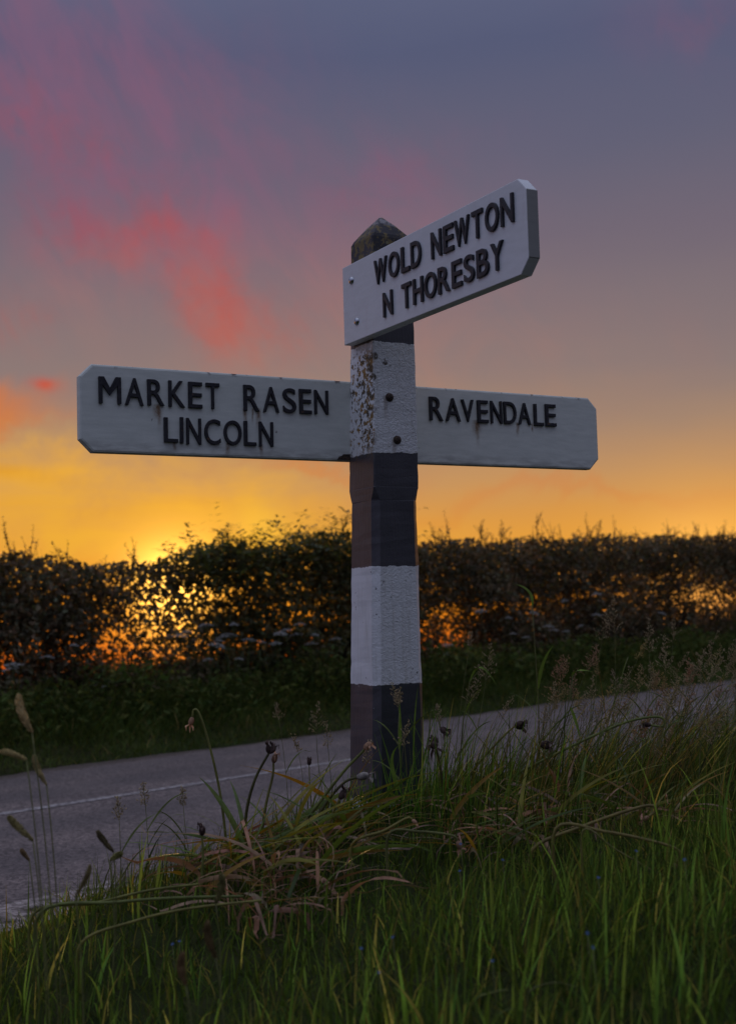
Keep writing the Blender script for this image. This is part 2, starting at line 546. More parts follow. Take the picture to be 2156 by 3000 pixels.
# ------------------------------------------------------------------ ground, road
def build_ground():
    def axis(fine0, fine1, step, ends):
        a = list(np.arange(fine0, fine1 + 1e-6, step))
        lo = [fine0 - d for d in ends][::-1]
        hi = [fine1 + d for d in ends]
        return np.array(lo + a + hi)
    S = axis(-6, 34, 0.25, [1, 3, 8, 20, 60, 160, 500, 1500, 5000])
    Q = np.concatenate([-np.array([5000, 1500, 500, 160, 60, 20, 8, 4, 2]), np.arange(0, 16, 0.12), np.array([18, 22, 30, 45, 70, 120, 250, 600, 1500, 5000])])
    ss_, qq = np.meshgrid(S, Q, indexing='ij')
    x = RD[0] * ss_ + RN[0] * qq
    y = RD[1] * ss_ + RN[1] * qq
    z = ground(x, y)
    z = np.where((qq > Q_NEAR - 0.10) & (qq < Q_FAR + 0.06), np.minimum(z, -0.03), z)
    v = np.stack([x, y, z], -1).reshape(-1, 3)
    ni, nj = ss_.shape
    i, j = np.meshgrid(np.arange(ni - 1), np.arange(nj - 1), indexing='ij')
    a = (i * nj + j).ravel()
    f = np.stack([a, a + nj, a + nj + 1, a + 1], -1)
    o = link('ground', np_mesh('ground', v, f, smooth=True), ground_mat())
    tag(o, kind='structure')

def strip(name, q0, q1, s0, s1, z, m, wob0=0.0, wob1=0.0, n=400, rows=6):
    s = np.linspace(s0, s1, n)
    w0 = wob0 * (np.sin(s * 2.1) + 0.6 * np.sin(s * 5.3 + 1) + 0.4 * np.sin(s * 11.7))
    w1 = wob1 * (np.sin(s * 1.7 + 2) + 0.6 * np.sin(s * 4.9) + 0.4 * np.sin(s * 13.1))
    vs = []
    for k in range(rows):
        t = k / (rows - 1)
        q = (q0 + w0) * (1 - t) + (q1 + w1) * t
        p = np.outer(s, RD) + q[:, None] * RN[None]
        p[:, 2] = z
        vs.append(p)
    v = np.stack(vs, 1).reshape(-1, 3)
    i, j = np.meshgrid(np.arange(n - 1), np.arange(rows - 1), indexing='ij')
    a = (i * rows + j).ravel()
    f = np.stack([a, a + 1, a + rows + 1, a + rows], -1)[:, ::-1]
    o = link(name, np_mesh(name, v, f), m)
    return o

build_ground()
road = strip('road', Q_NEAR, Q_FAR, -160, 400, 0.0, road_mat(), 0.03, 0.06, n=2400, rows=12)
tag(road, kind='structure')
margin = strip('road_margin', Q_NEAR - 0.34, Q_NEAR + 0.10, -60, 60, 0.006, gravel_mat(), 0.02, 0.035, n=800)
tag(margin, kind='structure')
M_LINE = paint_line_mat()
def s_on(xp, yp, q):
    return float(at_q(xp, yp, q) @ RD)
sL0, sL1 = s_on(0, 1803, Q_LINE) - 1.5, s_on(955, 1654, Q_LINE)
sR0 = s_on(1345, 1595, Q_LINE)
for a, b in ((sL0 - 6.5, sL0 - 3.0), (sL0, sL1), (sR0, sR0 + 8.0), (sR0 + 13, sR0 + 21)):
    tag(strip('road_marking', Q_LINE - 0.05, Q_LINE + 0.05, a, b, 0.004, M_LINE, 0.002, 0.002, n=120, rows=3), kind='structure')

# ------------------------------------------------------------------ signpost
TH = 0.5122
U = np.array([math.cos(TH), math.sin(TH), 0.0])          # along the long boards, to the right and away
W = np.array([math.sin(TH), -math.cos(TH), 0.0])         # towards the viewer

def post_axis(z):                                        # z above eye level
    return np.array([0.0474 + 0.017 * z, 4.218, 0.0])
def post_half(z):
    return 0.0885 - 0.0119 * z
Z_B1, Z_B2, Z_B3, Z_B4, Z_STOP, Z_EAVE, Z_APEX, Z_FOOT = 0.8526, 0.4915, 0.1263, -0.249, 0.372, 1.214, 1.293, -0.655
post_base = post_axis(-0.69) + np.array([0, 0, H - 0.69])

def post_mat():
    m, N, out = mat('painted_post')
    tc = N.node('ShaderNodeTexCoord')
    P = tc.outputs['Object']
    x, y, z = N.sep(P)
    z = N.m('SUBTRACT', z, 0.69)                         # above eye level
    nx, ny, nz = N.sep(tc.outputs['Normal'])
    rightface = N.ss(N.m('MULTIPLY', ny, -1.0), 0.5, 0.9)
    leftface = N.ss(N.m('MULTIPLY', nx, -1.0), 0.5, 0.9)
    wob = N.m('MULTIPLY', N.m('SUBTRACT', N.noise(P, 28.0, 4.0, 0.65), 0.5), 0.020)
    # the hand-painted edges slope a little from face to face
    tiltL = N.m('MULTIPLY', leftface, N.m('MULTIPLY', N.m('SUBTRACT', 0.0, y), 0.0))
    zw = N.m('ADD', N.m('ADD', z, wob), tiltL)
    def edge(v, e, w=0.0012):
        return N.ss(v, e - w, e + w)
    b1, b2, b3, b4 = edge(zw, Z_B1), edge(zw, Z_B2), edge(zw, Z_B3), edge(zw, Z_B4)
    foot = edge(N.m('ADD', zw, N.m('MULTIPLY', N.m('SUBTRACT', N.noise(P, 12.0, 3.0), 0.5), 0.05)), Z_FOOT + 0.035, 0.003)
    white = N.m('ADD', N.m('SUBTRACT', b2, b1), N.m('SUBTRACT', b4, b3), clamp=True)
    white = N.m('ADD', white, N.m('SUBTRACT', 1.0, foot), clamp=True)
    n_s = N.noise(P, 60.0, 5.0, 0.65)
    n_m = N.noise(P, 11.0, 5.0, 0.6)
    wc = N.mix(N.ss(n_m, 0.3, 0.75), (0.80, 0.81, 0.82), (0.68, 0.69, 0.69))
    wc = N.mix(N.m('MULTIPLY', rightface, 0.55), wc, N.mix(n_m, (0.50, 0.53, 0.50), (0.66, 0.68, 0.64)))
    # flakes and black pock marks
    chip = N.m('MULTIPLY', N.ss(N.noise(P, 70.0, 3.0, 0.6), 0.67, 0.70), N.ss(N.noise(P, 7.0, 2.0), 0.48, 0.60))
    wc = N.mix(chip, wc, (0.05, 0.045, 0.04))
    run = N.noise(N.comb(N.m('MULTIPLY', x, 90.0), N.m('MULTIPLY', y, 90.0), N.m('MULTIPLY', z, 5.0)), 1.0, 4.0, 0.6)
    wc = N.mix(N.m('MULTIPLY', N.ss(run, 0.52, 0.72), 0.38), wc, (0.40, 0.39, 0.33))
    for (bx, bz) in ((-0.022, 0.672), (0.004, 0.534)):
        dxx = N.m('ABSOLUTE', N.m('SUBTRACT', x, bx + 0.006))
        st = N.m('MULTIPLY', N.m('MULTIPLY', N.ss(dxx, 0.012, 0.002), N.ss(z, bz - 0.10, bz - 0.01)), N.m('MULTIPLY', N.ss(z, bz + 0.01, bz), rightface))
        wc = N.mix(N.m('MULTIPLY', st, 0.55), wc, (0.22, 0.16, 0.11))
    ar = N.m('MULTIPLY', N.ss(N.m('SUBTRACT', y, x), -0.02, -0.005), 0.0)
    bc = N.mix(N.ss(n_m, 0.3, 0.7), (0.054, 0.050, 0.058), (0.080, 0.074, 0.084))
    bc = N.mix(N.m('MULTIPLY', rightface, N.ss(z, Z_B4 + 0.01, Z_B4 - 0.01, 0.55, 0.92)), bc, (0.020, 0.024, 0.024))  # right face's deeper shade put into the black, strongest on the lowest band
    bchip = N.m('MULTIPLY', N.ss(N.noise(P, 45.0, 3.0), 0.72, 0.74), N.ss(N.noise(P, 5.0, 2.0), 0.55, 0.62))
    bc = N.mix(bchip, bc, (0.40, 0.42, 0.42))
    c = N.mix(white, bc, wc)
    # lichen: golden brown on the upper white band, grey and ochre on the cap
    up = N.m('MULTIPLY', N.ss(z, 0.46, 0.53), N.ss(z, 0.87, 0.80))
    nearcorner = N.ss(N.m('ADD', N.m('MULTIPLY', y, -1.0), N.m('MULTIPLY', N.m('SUBTRACT', N.noise(P, 8.0, 3.0), 0.5), 0.12)), -0.06, 0.075)
    lz = N.m('ADD', N.noise(P, 62.0, 6.0, 0.72), N.m('MULTIPLY', N.m('MULTIPLY', nearcorner, leftface), 0.085))
    lz = N.m('ADD', lz, N.m('MULTIPLY', N.ss(z, 0.62, 0.86), 0.04))
    lich = N.m('MULTIPLY', N.m('MULTIPLY', N.ss(lz, 0.555, 0.59), N.m('MAXIMUM', leftface, N.m('MULTIPLY', N.ss(N.m('SUBTRACT', x, y), 0.06, 0.0), 1.0))), up)
    spots = N.m('MULTIPLY', N.m('MULTIPLY', N.ss(N.voro(P, 21.0), 0.27, 0.22), rightface), N.m('MULTIPLY', up, N.ss(N.m('ADD', x, N.m('MULTIPLY', N.m('SUBTRACT', z, 0.8), -0.35)), 0.035, -0.005)))
    spots = N.m('MULTIPLY', spots, N.ss(n_s, 0.35, 0.5))
    lcol = N.mix(N.ss(N.noise(P, 30.0, 4.0), 0.42, 0.58), (0.085, 0.060, 0.032), (0.30, 0.17, 0.045))
    c = N.mix(lich, c, lcol)
    c = N.mix(spots, c, (0.075, 0.06, 0.035))
    cap = N.ss(z, 0.93, 0.98)
    cl = N.m('MULTIPLY', cap, N.ss(N.m('ADD', N.noise(P, 38.0, 6.0, 0.7), N.m('MULTIPLY', leftface, 0.05)), 0.52, 0.58))
    c = N.mix(cl, c, N.mix(N.noise(P, 55.0, 4.0), (0.10, 0.085, 0.05), (0.26, 0.19, 0.07)))
    disc = N.m('MULTIPLY', cap, N.ss(N.voro(P, 34.0), 0.24, 0.19))
    c = N.mix(N.m('MULTIPLY', disc, 0.7), c, (0.24, 0.22, 0.11))
    tip = N.m('MULTIPLY', N.ss(N.m('ADD', z, N.m('MULTIPLY', N.m('SUBTRACT', n_m, 0.5), 0.06)), 1.245, 1.265), N.ss(n_s, 0.40, 0.55))
    c = N.mix(N.m('MULTIPLY', tip, 0.8), c, (0.34, 0.33, 0.34))
    # tooled rough render on the right hand face, brush marks elsewhere
    rough_h = N.m('ADD', N.noise(P, 75.0, 5.0, 0.6, 1.2), N.m('MULTIPLY', N.noise(P, 210.0, 3.0, 0.6), 0.35))
    brush = N.noise(N.comb(N.m('MULTIPLY', x, 160.0), N.m('MULTIPLY', y, 160.0), N.m('MULTIPLY', z, 12.0)), 1.0, 3.0)
    hgt = N.m('ADD', N.m('MULTIPLY', rough_h, N.m('MULTIPLY', rightface, N.m('ADD', N.m('MULTIPLY', white, 1.0), 0.12))), N.m('MULTIPLY', brush, 0.14))
    hgt = N.m('ADD', hgt, N.m('MULTIPLY', lich, 0.35))
    nrm = N.bump(hgt, 0.62, 0.012)
    ro = N.mix(white, (0.42, 0.42, 0.42), (0.55, 0.55, 0.55))
    ro = N.mix(N.m('MAXIMUM', lich, cap), ro, (0.9, 0.9, 0.9))
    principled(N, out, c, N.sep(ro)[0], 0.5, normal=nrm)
    return m

def board_mat(name, aged):
    m, N, out = mat(name)
    tc = N.node('ShaderNodeTexCoord')
    P = tc.outputs['Object']
    x, y, z = N.sep(P)
    n = N.noise(N.comb(N.m('MULTIPLY', x, 2.0), y, N.m('MULTIPLY', z, 9.0)), 6.0, 5.0, 0.6)
    g = N.noise(P, 120.0, 3.0, 0.6)
    c = N.mix(N.ss(n, 0.3, 0.7), (0.72, 0.74, 0.76), (0.66, 0.68, 0.69))
    if aged:
        c = N.mix(N.ss(n, 0.25, 0.75), (0.68, 0.71, 0.65), (0.58, 0.615, 0.56))
        speck = N.m('MULTIPLY', N.ss(N.noise(P, 55.0, 3.0), 0.70, 0.73), N.ss(N.noise(P, 6.0, 2.0), 0.52, 0.62))
        c = N.mix(speck, c, (0.05, 0.045, 0.04))
        # rust runs below some letters
        for (rx, rz, w, ln) in aged:
            dx = N.m('ABSOLUTE', N.m('SUBTRACT', N.m('ADD', x, N.m('MULTIPLY', N.m('SUBTRACT', N.noise(P, 18.0, 2.0), 0.5), 0.012)), rx))
            f = N.m('MULTIPLY', N.ss(dx, w, 0.0), N.m('MULTIPLY', N.ss(z, rz - ln, rz - 0.01), N.ss(z, rz + 0.012, rz + 0.004)))
            f = N.m('MULTIPLY', f, N.ss(g, 0.25, 0.7, 0.45, 1.0), None, True)
            c = N.mix(f, c, (0.20, 0.12, 0.06))
        low = N.m('MULTIPLY', N.ss(z, -0.085, -0.128), 0.45)
        c = N.mix(N.m('MULTIPLY', low, N.ss(n, 0.35, 0.65)), c, (0.22, 0.20, 0.18))
        top = N.m('MULTIPLY', N.ss(z, 0.118, 0.131), N.ss(N.noise(P, 24.0, 4.0), 0.56, 0.66))
        c = N.mix(top, c, (0.10, 0.075, 0.07))
        h = N.m('ADD', n, N.m('MULTIPLY', g, 0.3))
        principled(N, out, c, 0.6, 0.35, normal=N.bump(h, 0.13, 0.006))
    else:
        sm = N.m('MULTIPLY', N.ss(N.noise(N.comb(N.m('MULTIPLY', x, 3.0), y, z), 9.0, 4.0), 0.55, 0.75), 0.25)
        c = N.mix(sm, c, (0.56, 0.50, 0.52))
        c = N.mix(N.ss(x, 0.8545, 0.8565), c, N.mix(n, (0.20, 0.20, 0.18), (0.28, 0.28, 0.25)))
        principled(N, out, c, 0.32, 0.5, normal=N.bump(n, 0.06, 0.004))
    return m

def black_letter_mat(name, rough, edge):
    m, N, out = mat(name)
    tc = N.node('ShaderNodeTexCoord')
    P = tc.outputs['Object']
    n = N.noise(P, 90.0, 4.0)
    c = N.mix(N.ss(n, 0.3, 0.7), (0.020, 0.020, 0.024), (0.038, 0.037, 0.042))
    if edge:
        c = N.mix(N.m('MULTIPLY', N.ss(N.noise(P, 60.0, 3.0), 0.66, 0.72), 0.8), c, (0.12, 0.07, 0.04))
    principled(N, out, c, rough, 0.22, normal=N.bump(n, 0.25, 0.003))
    return m

def chrome_mat():
    m, N, out = mat('bright_steel')
    tc = N.node('ShaderNodeTexCoord')
    n = N.noise(tc.outputs['Object'], 120.0, 3.0)
    principled(N, out, N.mix(n, (0.38, 0.39, 0.42), (0.52, 0.53, 0.55)), 0.14, 0.5, 1.0)
    return m
def rust_mat():
    m, N, out = mat('rusty_iron')
    tc = N.node('ShaderNodeTexCoord')
    n = N.noise(tc.outputs['Object'], 160.0, 4.0)
    principled(N, out, N.mix(N.ss(n, 0.35, 0.65), (0.028, 0.022, 0.020), (0.085, 0.055, 0.038)), 0.75, 0.3, 0.2, normal=N.bump(n, 0.7, 0.004))
    return m

sign = empty('signpost', post_base)
tag(sign, 'black and white banded concrete signpost with three white finger boards on the grass verge', 'signpost')

def build_post():
    me = bpy.data.meshes.new('post')
    bm = bmesh.new()
    rng = random.Random(3)
    zs = sorted(set([-0.95] + [round(-0.9 + 0.02 * i, 4) for i in range(int((Z_EAVE + 0.9) / 0.02))] + [Z_STOP - 0.035, Z_STOP + 0.01, Z_EAVE - 0.012, Z_EAVE]))
    rings = []
    base = post_base - np.array([0, 0, H])
    jit = [[0.0] * 8 for _ in zs]
    for k in range(8):
        v = 0.0
        for i in range(len(zs)):
            v = 0.75 * v + rng.gauss(0, 0.00045)
            jit[i][k] = v
    for i, z in enumerate(zs):
        h = post_half(z)
        c = 0.0035 + 0.0175 * float(sstep(Z_STOP + 0.004, Z_STOP - 0.032, z))
        if z > Z_EAVE - 0.006: h -= 0.004; c += 0.002
        ctr = post_axis(z) - np.array([base[0], base[1], 0])
        pts = [(-h, -h + c), (-h + c, -h), (h - c, -h), (h, -h + c), (h, h - c), (h - c, h), (-h + c, h), (-h, h - c)]
        ring = []
        for k, (a, b) in enumerate(pts):
            j = 1 + jit[i][k] / h
            # local axes: x along U, y opposite W
            lx, ly = a * j, b * j
            off = np.array([ctr[0] * U[0] + ctr[1] * U[1], -(ctr[0] * W[0] + ctr[1] * W[1])])
            ring.append(bm.verts.new((lx + off[0], ly + off[1], z + 0.69)))
        rings.append(ring)
    for a, b in zip(rings[:-1], rings[1:]):
        for k in range(8):
            bm.faces.new((a[k], a[(k + 1) % 8], b[(k + 1) % 8], b[k]))
    bm.faces.new(rings[0][::-1])
    ax = post_axis(Z_APEX) - base
    tip = 0.006
    top = []
    offx, offy = ax[0] * U[0] + ax[1] * U[1], -(ax[0] * W[0] + ax[1] * W[1])
    mid = []
    h = post_half(Z_EAVE)
    for frac, lst in ((0.5, mid), (0.93, top)):
        hh = h * (1 - frac)
        c = 0.004
        for (a, b) in [(-hh, -hh + c), (-hh + c, -hh), (hh - c, -hh), (hh, -hh + c), (hh, hh - c), (hh - c, hh), (-hh + c, hh), (-hh, hh - c)]:
            lst.append(bm.verts.new((a + offx + rng.gauss(0, .0007), b + offy + rng.gauss(0, .0007), 0.69 + Z_EAVE + (Z_APEX - Z_EAVE) * frac + 0.001)))
    for a, b in ((rings[-1], mid), (mid, top)):
        for k in range(8):
            bm.faces.new((a[k], a[(k + 1) % 8], b[(k + 1) % 8], b[k]))
    bm.faces.new(top)
    bm.normal_update()
    bm.to_mesh(me)
    bm.free()
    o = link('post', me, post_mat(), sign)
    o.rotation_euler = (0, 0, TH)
    return o
post_o = build_post()

def prism_board(length0, length1, z0, z1, th, cham_l, cham_r, bev):
    """board in its own axes: x along, z up, front face at y = 0, back at y = th"""
    c = 0.039
    out = []
    if cham_l: out += [(length0, z0 + c), (length0 + c, z0)]
    else: out += [(length0, z0)]
    if cham_r: out += [(length1 - c, z0), (length1, z0 + c), (length1, z1 - c), (length1 - c, z1)]
    else: out += [(length1, z0), (length1, z1)]
    if cham_l: out += [(length0 + c, z1), (length0, z1 - c)]
    else: out += [(length0, z1)]
    bm = bmesh.new()
    fr = [bm.verts.new((x, 0, z)) for x, z in out]
    bk = [bm.verts.new((x, th, z)) for x, z in out]
    bm.faces.new(fr)
    bm.faces.new(bk[::-1])
    for i in range(len(out)):
        j = (i + 1) % len(out)
        bm.faces.new((fr[j], fr[i], bk[i], bk[j]))
    bmesh.ops.recalc_face_normals(bm, faces=bm.faces)
    es = [e for e in bm.edges if abs(e.verts[0].co.y - e.verts[1].co.y) < 1e-6]
    bmesh.ops.bevel(bm, geom=es, offset=bev, segments=2, affect='EDGES', profile=0.5)
    me = bpy.data.meshes.new('finger_board')
    bm.to_mesh(me)
    bm.free()
    return me

GLYPH = {}
def glyph(ch, off=-0.006):
    """outline of one capital, thickened and raised, normalised to a unit box (x, z), depth along -y"""
    key = (ch, off)
    if key in GLYPH:
        return GLYPH[key]
    if ch == 'M':
        o = [(0, 0), (0, 1), (.23, 1), (.5, .57), (.77, 1), (1, 1), (1, 0), (.845, 0), (.845, .70), (.5, .30), (.155, .70), (.155, 0)]
        k = len(o)
        v = np.array([(x, z, 1.0) for x, z in o] + [(x, z, 0.0) for x, z in o])
        GLYPH[key] = (v, [(0, 11, 10, 1), (1, 10, 2), (2, 10, 9, 3), (3, 9, 8, 4), (4, 8, 5), (5, 8, 7, 6)] + [(i, (i + 1) % k, k + (i + 1) % k, k + i) for i in range(k)])
        return GLYPH[key]
    cu = bpy.data.curves.new('letter', 'FONT')
    cu.body = ch
    cu.size = 1.0
    cu.offset = off
    cu.extrude = 0.05
    cu.bevel_depth = 0.012
    cu.bevel_resolution = 1
    cu.resolution_u = 6
    ob = bpy.data.objects.new('letter', cu)
    COL.objects.link(ob)
    dg = bpy.context.evaluated_depsgraph_get()
    me = bpy.data.meshes.new_from_object(ob.evaluated_get(dg))
    v = np.zeros(len(me.vertices) * 3, dtype=np.float32)
    me.vertices.foreach_get('co', v)
    v = v.reshape(-1, 3)
    lo, hi = v.min(0), v.max(0)
    n = (v - lo) / (hi - lo)
    faces = [tuple(p.vertices) for p in me.polygons]
    bpy.data.objects.remove(ob, do_unlink=True)
    GLYPH[key] = (n, faces)
    return GLYPH[key]

def letter(ch, x0, x1, zb, zt, depth, m, parent, slant=0.0, screws=False):
    n, faces = glyph(ch, 0.003 if m is M_BLK_NEW else -0.006)
    mb = MB()
    x0, x1 = x0 + 0.0022, x1 - 0.0022
    vs = np.stack([x0 + n[:, 0] * (x1 - x0), 0.0006 - n[:, 2] * depth, zb + n[:, 1] * (zt - zb)], -1)
    cx, cz = (x0 + x1) / 2, (zb + zt) / 2
    if slant:
        c, s = math.cos(slant), math.sin(slant)
        dx, dz = vs[:, 0] - cx, vs[:, 2] - cz
        vs[:, 0], vs[:, 2] = cx + c * dx - s * dz, cz + s * dx + c * dz
    mb.add(vs, faces)
    me = bpy.data.meshes.new('letter')
    me.from_pydata(mb.v, [], mb.f)
    me.update()
    o = link('letter', me, m, parent)
    return o

def dome(r, h, n=16, rings=5):
    mb = MB()
    vs, fs = [], []
    for i in range(rings):
        t = (math.pi / 2) * i / rings
        for k in range(n):
            u = 2 * math.pi * k / n
            vs.append((r * math.cos(t) * math.cos(u), -h * math.sin(t), r * math.cos(t) * math.sin(u)))
    vs.append((0, -h, 0))
    for i in range(rings - 1):
        for k in range(n):
            fs.append((i * n + k, i * n + (k + 1) % n, (i + 1) * n + (k + 1) % n, (i + 1) * n + k))
    for k in range(n):
        fs.append(((rings - 1) * n + k, (rings - 1) * n + (k + 1) % n, len(vs) - 1))
    mb.add(vs, fs)
    return mb.mesh('bolt')

KM = 1.03                                            # the long boards sit in a rebate behind the post
ctr = np.array([0.0797, 4.1, 0.0])
PM = (ctr - W * 0.08) * KM
QM = ctr - U * 0.0696
M_MR = board_mat('weathered_white_board', [(-0.80, -0.01 + 0.0, 0.012, 0.10)])
M_CHROME, M_RUST = chrome_mat(), rust_mat()
M_BLK_OLD, M_BLK_NEW = black_letter_mat('old_black_letter', 0.6, True), black_letter_mat('new_black_letter', 0.38, False)

def make_long_boards():
    zt, zb = 0.7247 * KM, 0.4661 * KM
    zc = (zt + zb) / 2
    hh = (zt - zb) / 2
    ax = post_axis(zc)
    tpost = float((ax - PM) @ U)                     # where the post's axis cuts the boards
    bases = {}
    specs = [(-0.9871 * KM, tpost - 0.003, True, False), (tpost + 0.003, 0.9101 * KM, False, True)]
    boards = []
    rust_l = [(x * KM, z * KM - zc, w, l) for x, z, w, l in
              [(-0.748, 0.608, 0.010, 0.085), (-0.752, 0.608, 0.022, 0.05), (-0.470, 0.612, 0.010, 0.06), (-0.425, 0.612, 0.014, 0.075),
               (-0.445, 0.612, 0.006, 0.05), (-0.53, 0.502, 0.012, 0.045), (-0.418, 0.502, 0.010, 0.04), (-0.70, 0.502, 0.008, 0.03), (-0.872, 0.625, 0.010, 0.02)]]
    rust_r = [(x * KM, z * KM - zc, w, l) for x, z, w, l in [(0.389, 0.613, 0.012, 0.10), (0.386, 0.613, 0.03, 0.06), (0.555, 0.613, 0.010, 0.05), (0.62, 0.613, 0.006, 0.03)]]
    for (a, b, cl, cr), rust in zip(specs, (rust_l, rust_r)):
        me = prism_board(a, b, -hh, hh, 0.036, cl, cr, 0.007)
        o = link('finger_board', me, board_mat('weathered_white_board', rust), sign)
        org = PM + np.array([0, 0, H + zc]) - post_base
        o.location = org
        o.rotation_euler = (0, 0, TH)
        boards.append((o, zc))
    L, R = boards[0][0], boards[1][0]
    L['label'] = 'weathered finger board reading MARKET RASEN LINCOLN'
    R['label'] = 'weathered finger board reading RAVENDALE'
    rng = random.Random(5)
    def row(board, letters, zb_, zt_):
        for ch, x0, x1 in letters:
            letter(ch, x0 * KM, x1 * KM, zb_ * KM - zc + rng.gauss(0, .0008), zt_ * KM - zc + rng.gauss(0, .0008), 0.010, M_BLK_OLD, board, rng.gauss(0, 0.008))
    row(L, [('M', -0.9341, -0.8633), ('A', -0.8547, -0.7941), ('R', -0.7865, -0.7307), ('K', -0.7207, -0.6651), ('E', -0.6579, -0.6094), ('T', -0.6014, -0.5535),
            ('R', -0.4773, -0.4215), ('A', -0.4119, -0.3538), ('S', -0.3441, -0.2949), ('E', -0.2870, -0.2406), ('N', -0.2339, -0.1814)], 0.6105, 0.6890)
    row(L, [('L', -0.7368, -0.6893), ('I', -0.6863, -0.6720), ('N', -0.6660, -0.6152), ('C', -0.6079, -0.5527), ('O', -0.5453, -0.4830), ('L', -0.4786, -0.4343), ('N', -0.4279, -0.3766)], 0.5013, 0.5785)
    row(R, [('R', 0.1937, 0.2505), ('A', 0.2572, 0.3202), ('V', 0.3209, 0.3746), ('E', 0.3856, 0.4338), ('N', 0.4401, 0.4910), ('D', 0.4945, 0.5510),
            ('A', 0.5560, 0.6119), ('L', 0.6227, 0.6677), ('E', 0.6721, 0.7220)], 0.6124, 0.6905)
    # bare corner where the paint has flaked beside the post
    mb = MB()
    x1 = tpost - 0.098
    pts = [(x1 - 0.036, -0.1295), (x1 - 0.030, -0.120), (x1 - 0.018, -0.116), (x1 - 0.014, -0.111), (x1 + 0.02, -0.110), (x1 + 0.02, -0.1295)]
    mb.add([(x, -0.0008, z) for x, z in pts] + [(x, 0.004, z) for x, z in pts], [tuple(range(6)), tuple(range(11, 5, -1))] + [(i, 6 + i, 6 + (i + 1) % 6, (i + 1) % 6) for i in range(6)])
    mb.build('bare_patch', M_RUST, L, smooth=False)
make_long_boards()

def make_short_board():
    zt, zb = 1.1198, 0.8611
    zc = (zt + zb) / 2
    me = prism_board(-0.1662, 0.8576, -(zt - zb) / 2, (zt - zb) / 2, 0.036, False, True, 0.0022)
    o = link('finger_board', me, board_mat('clean_white_board', None), sign)
    o['label'] = 'clean newer finger board reading WOLD NEWTON N THORESBY'
    o.location = QM + np.array([0, 0, H + zc]) - post_base
    o.rotation_euler = (0, 0, TH - math.pi / 2)      # local x along W, local y along U
    rng = random.Random(9)
    def row(letters, zb_, zt_):
        for ch, x0, x1 in letters:
            letter(ch, x0, x1, zb_ - zc, zt_ - zc, 0.008, M_BLK_NEW, o, rng.gauss(0, 0.006))
            xs = [(x0 + x1) / 2] if ch in 'OSTIY' else [x0 + 0.007]
    row([('W', 0.0507, 0.1330), ('O', 0.1411, 0.2080), ('L', 0.2168, 0.2687), ('D', 0.2747, 0.3345), ('N', 0.3895, 0.4470), ('E', 0.4557, 0.5115),
         ('W', 0.5138, 0.5941), ('T', 0.6029, 0.6593), ('O', 0.6685, 0.7349), ('N', 0.7417, 0.8037)], 1.0085, 1.0880)
    row([('N', 0.1008, 0.1606), ('T', 0.2145, 0.2723), ('H', 0.2808, 0.3402), ('O', 0.3460, 0.4149), ('R', 0.4205, 0.4847), ('E', 0.4940, 0.5487),
         ('S', 0.5561, 0.6114), ('B', 0.6201, 0.6821), ('Y', 0.6877, 0.7498)], 0.8966, 0.9740)
    bolt = dome(0.0135, 0.009)
    for x, z in ((-0.1037, 1.0639), (-0.075, 0.9225)):
        b = link('bolt', bolt, M_CHROME, o)
        b.location = (x, 0.0, z - zc)
make_short_board()

rb = dome(0.0145, 0.013)
for lx, z in ((-0.022, 0.672), (0.004, 0.534)):
    b = link('bolt', rb, M_RUST, post_o)
    ax = post_axis(z) - post_base
    offx, offy = ax[0] * U[0] + ax[1] * U[1], -(ax[0] * W[0] + ax[1] * W[1])
    b.location = (offx + lx, offy - post_half(z), z + 0.69)

# ------------------------------------------------------------------ grass (uncountable)
def blades(base, hgt, azim, lean, curl, wid, cols, seg=4):
    """curved tapering blades; returns verts, faces, cols"""
    n = len(base)
    t = np.linspace(0, 1, seg + 1)[None, :]
    d = np.stack([np.cos(azim), np.sin(azim)], -1)
    side = np.stack([-np.sin(azim), np.cos(azim)], -1)
    tw = RNG.uniform(-1.2, 1.2, n)
    side3 = np.stack([side[:, 0] * np.cos(tw) + d[:, 0] * np.sin(tw), side[:, 1] * np.cos(tw) + d[:, 1] * np.sin(tw), np.zeros(n)], -1)
    r = hgt[:, None] * (lean[:, None] * t + curl[:, None] * t ** 2.4)
    up = hgt[:, None] * (t - 0.42 * curl[:, None] * t ** 2.6 - 0.15 * lean[:, None] * t)
    c = np.zeros((n, seg + 1, 3))
    c[..., 0] = base[:, 0:1] + d[:, 0:1] * r
    c[..., 1] = base[:, 1:2] + d[:, 1:2] * r
    c[..., 2] = base[:, 2:3] + up
    w = wid[:, None] * np.clip(1.05 - t ** 1.6, 0.06, 1) * np.minimum(1, 0.55 + 2.2 * t)
    v = np.stack([c - side3[:, None] * w[..., None], c + side3[:, None] * w[..., None]], 2).reshape(n * (seg + 1) * 2, 3)
    b0 = (np.arange(n) * (seg + 1) * 2)[:, None] + (np.arange(seg) * 2)[None, :]
    b0 = b0.ravel()
    f = np.stack([b0, b0 + 1, b0 + 3, b0 + 2], -1)
    cc = np.repeat(cols, (seg + 1) * 2, axis=0)
    return v, f, cc

def grass_cols(n, dry=0.1):
    k = RNG.uniform(0, 1, (n, 1))
    c = (1 - k) * np.array([[0.70, 0.95, 0.75]]) + k * np.array([[1.35, 1.15, 0.85]])
    c *= RNG.uniform(0.65, 1.3, (n, 1))
    dm = RNG.uniform(0, 1, n) < dry
    c[dm] = np.array([3.4, 1.9, 2.1]) * RNG.uniform(0.5, 1.2, (dm.sum(), 1))
    return c

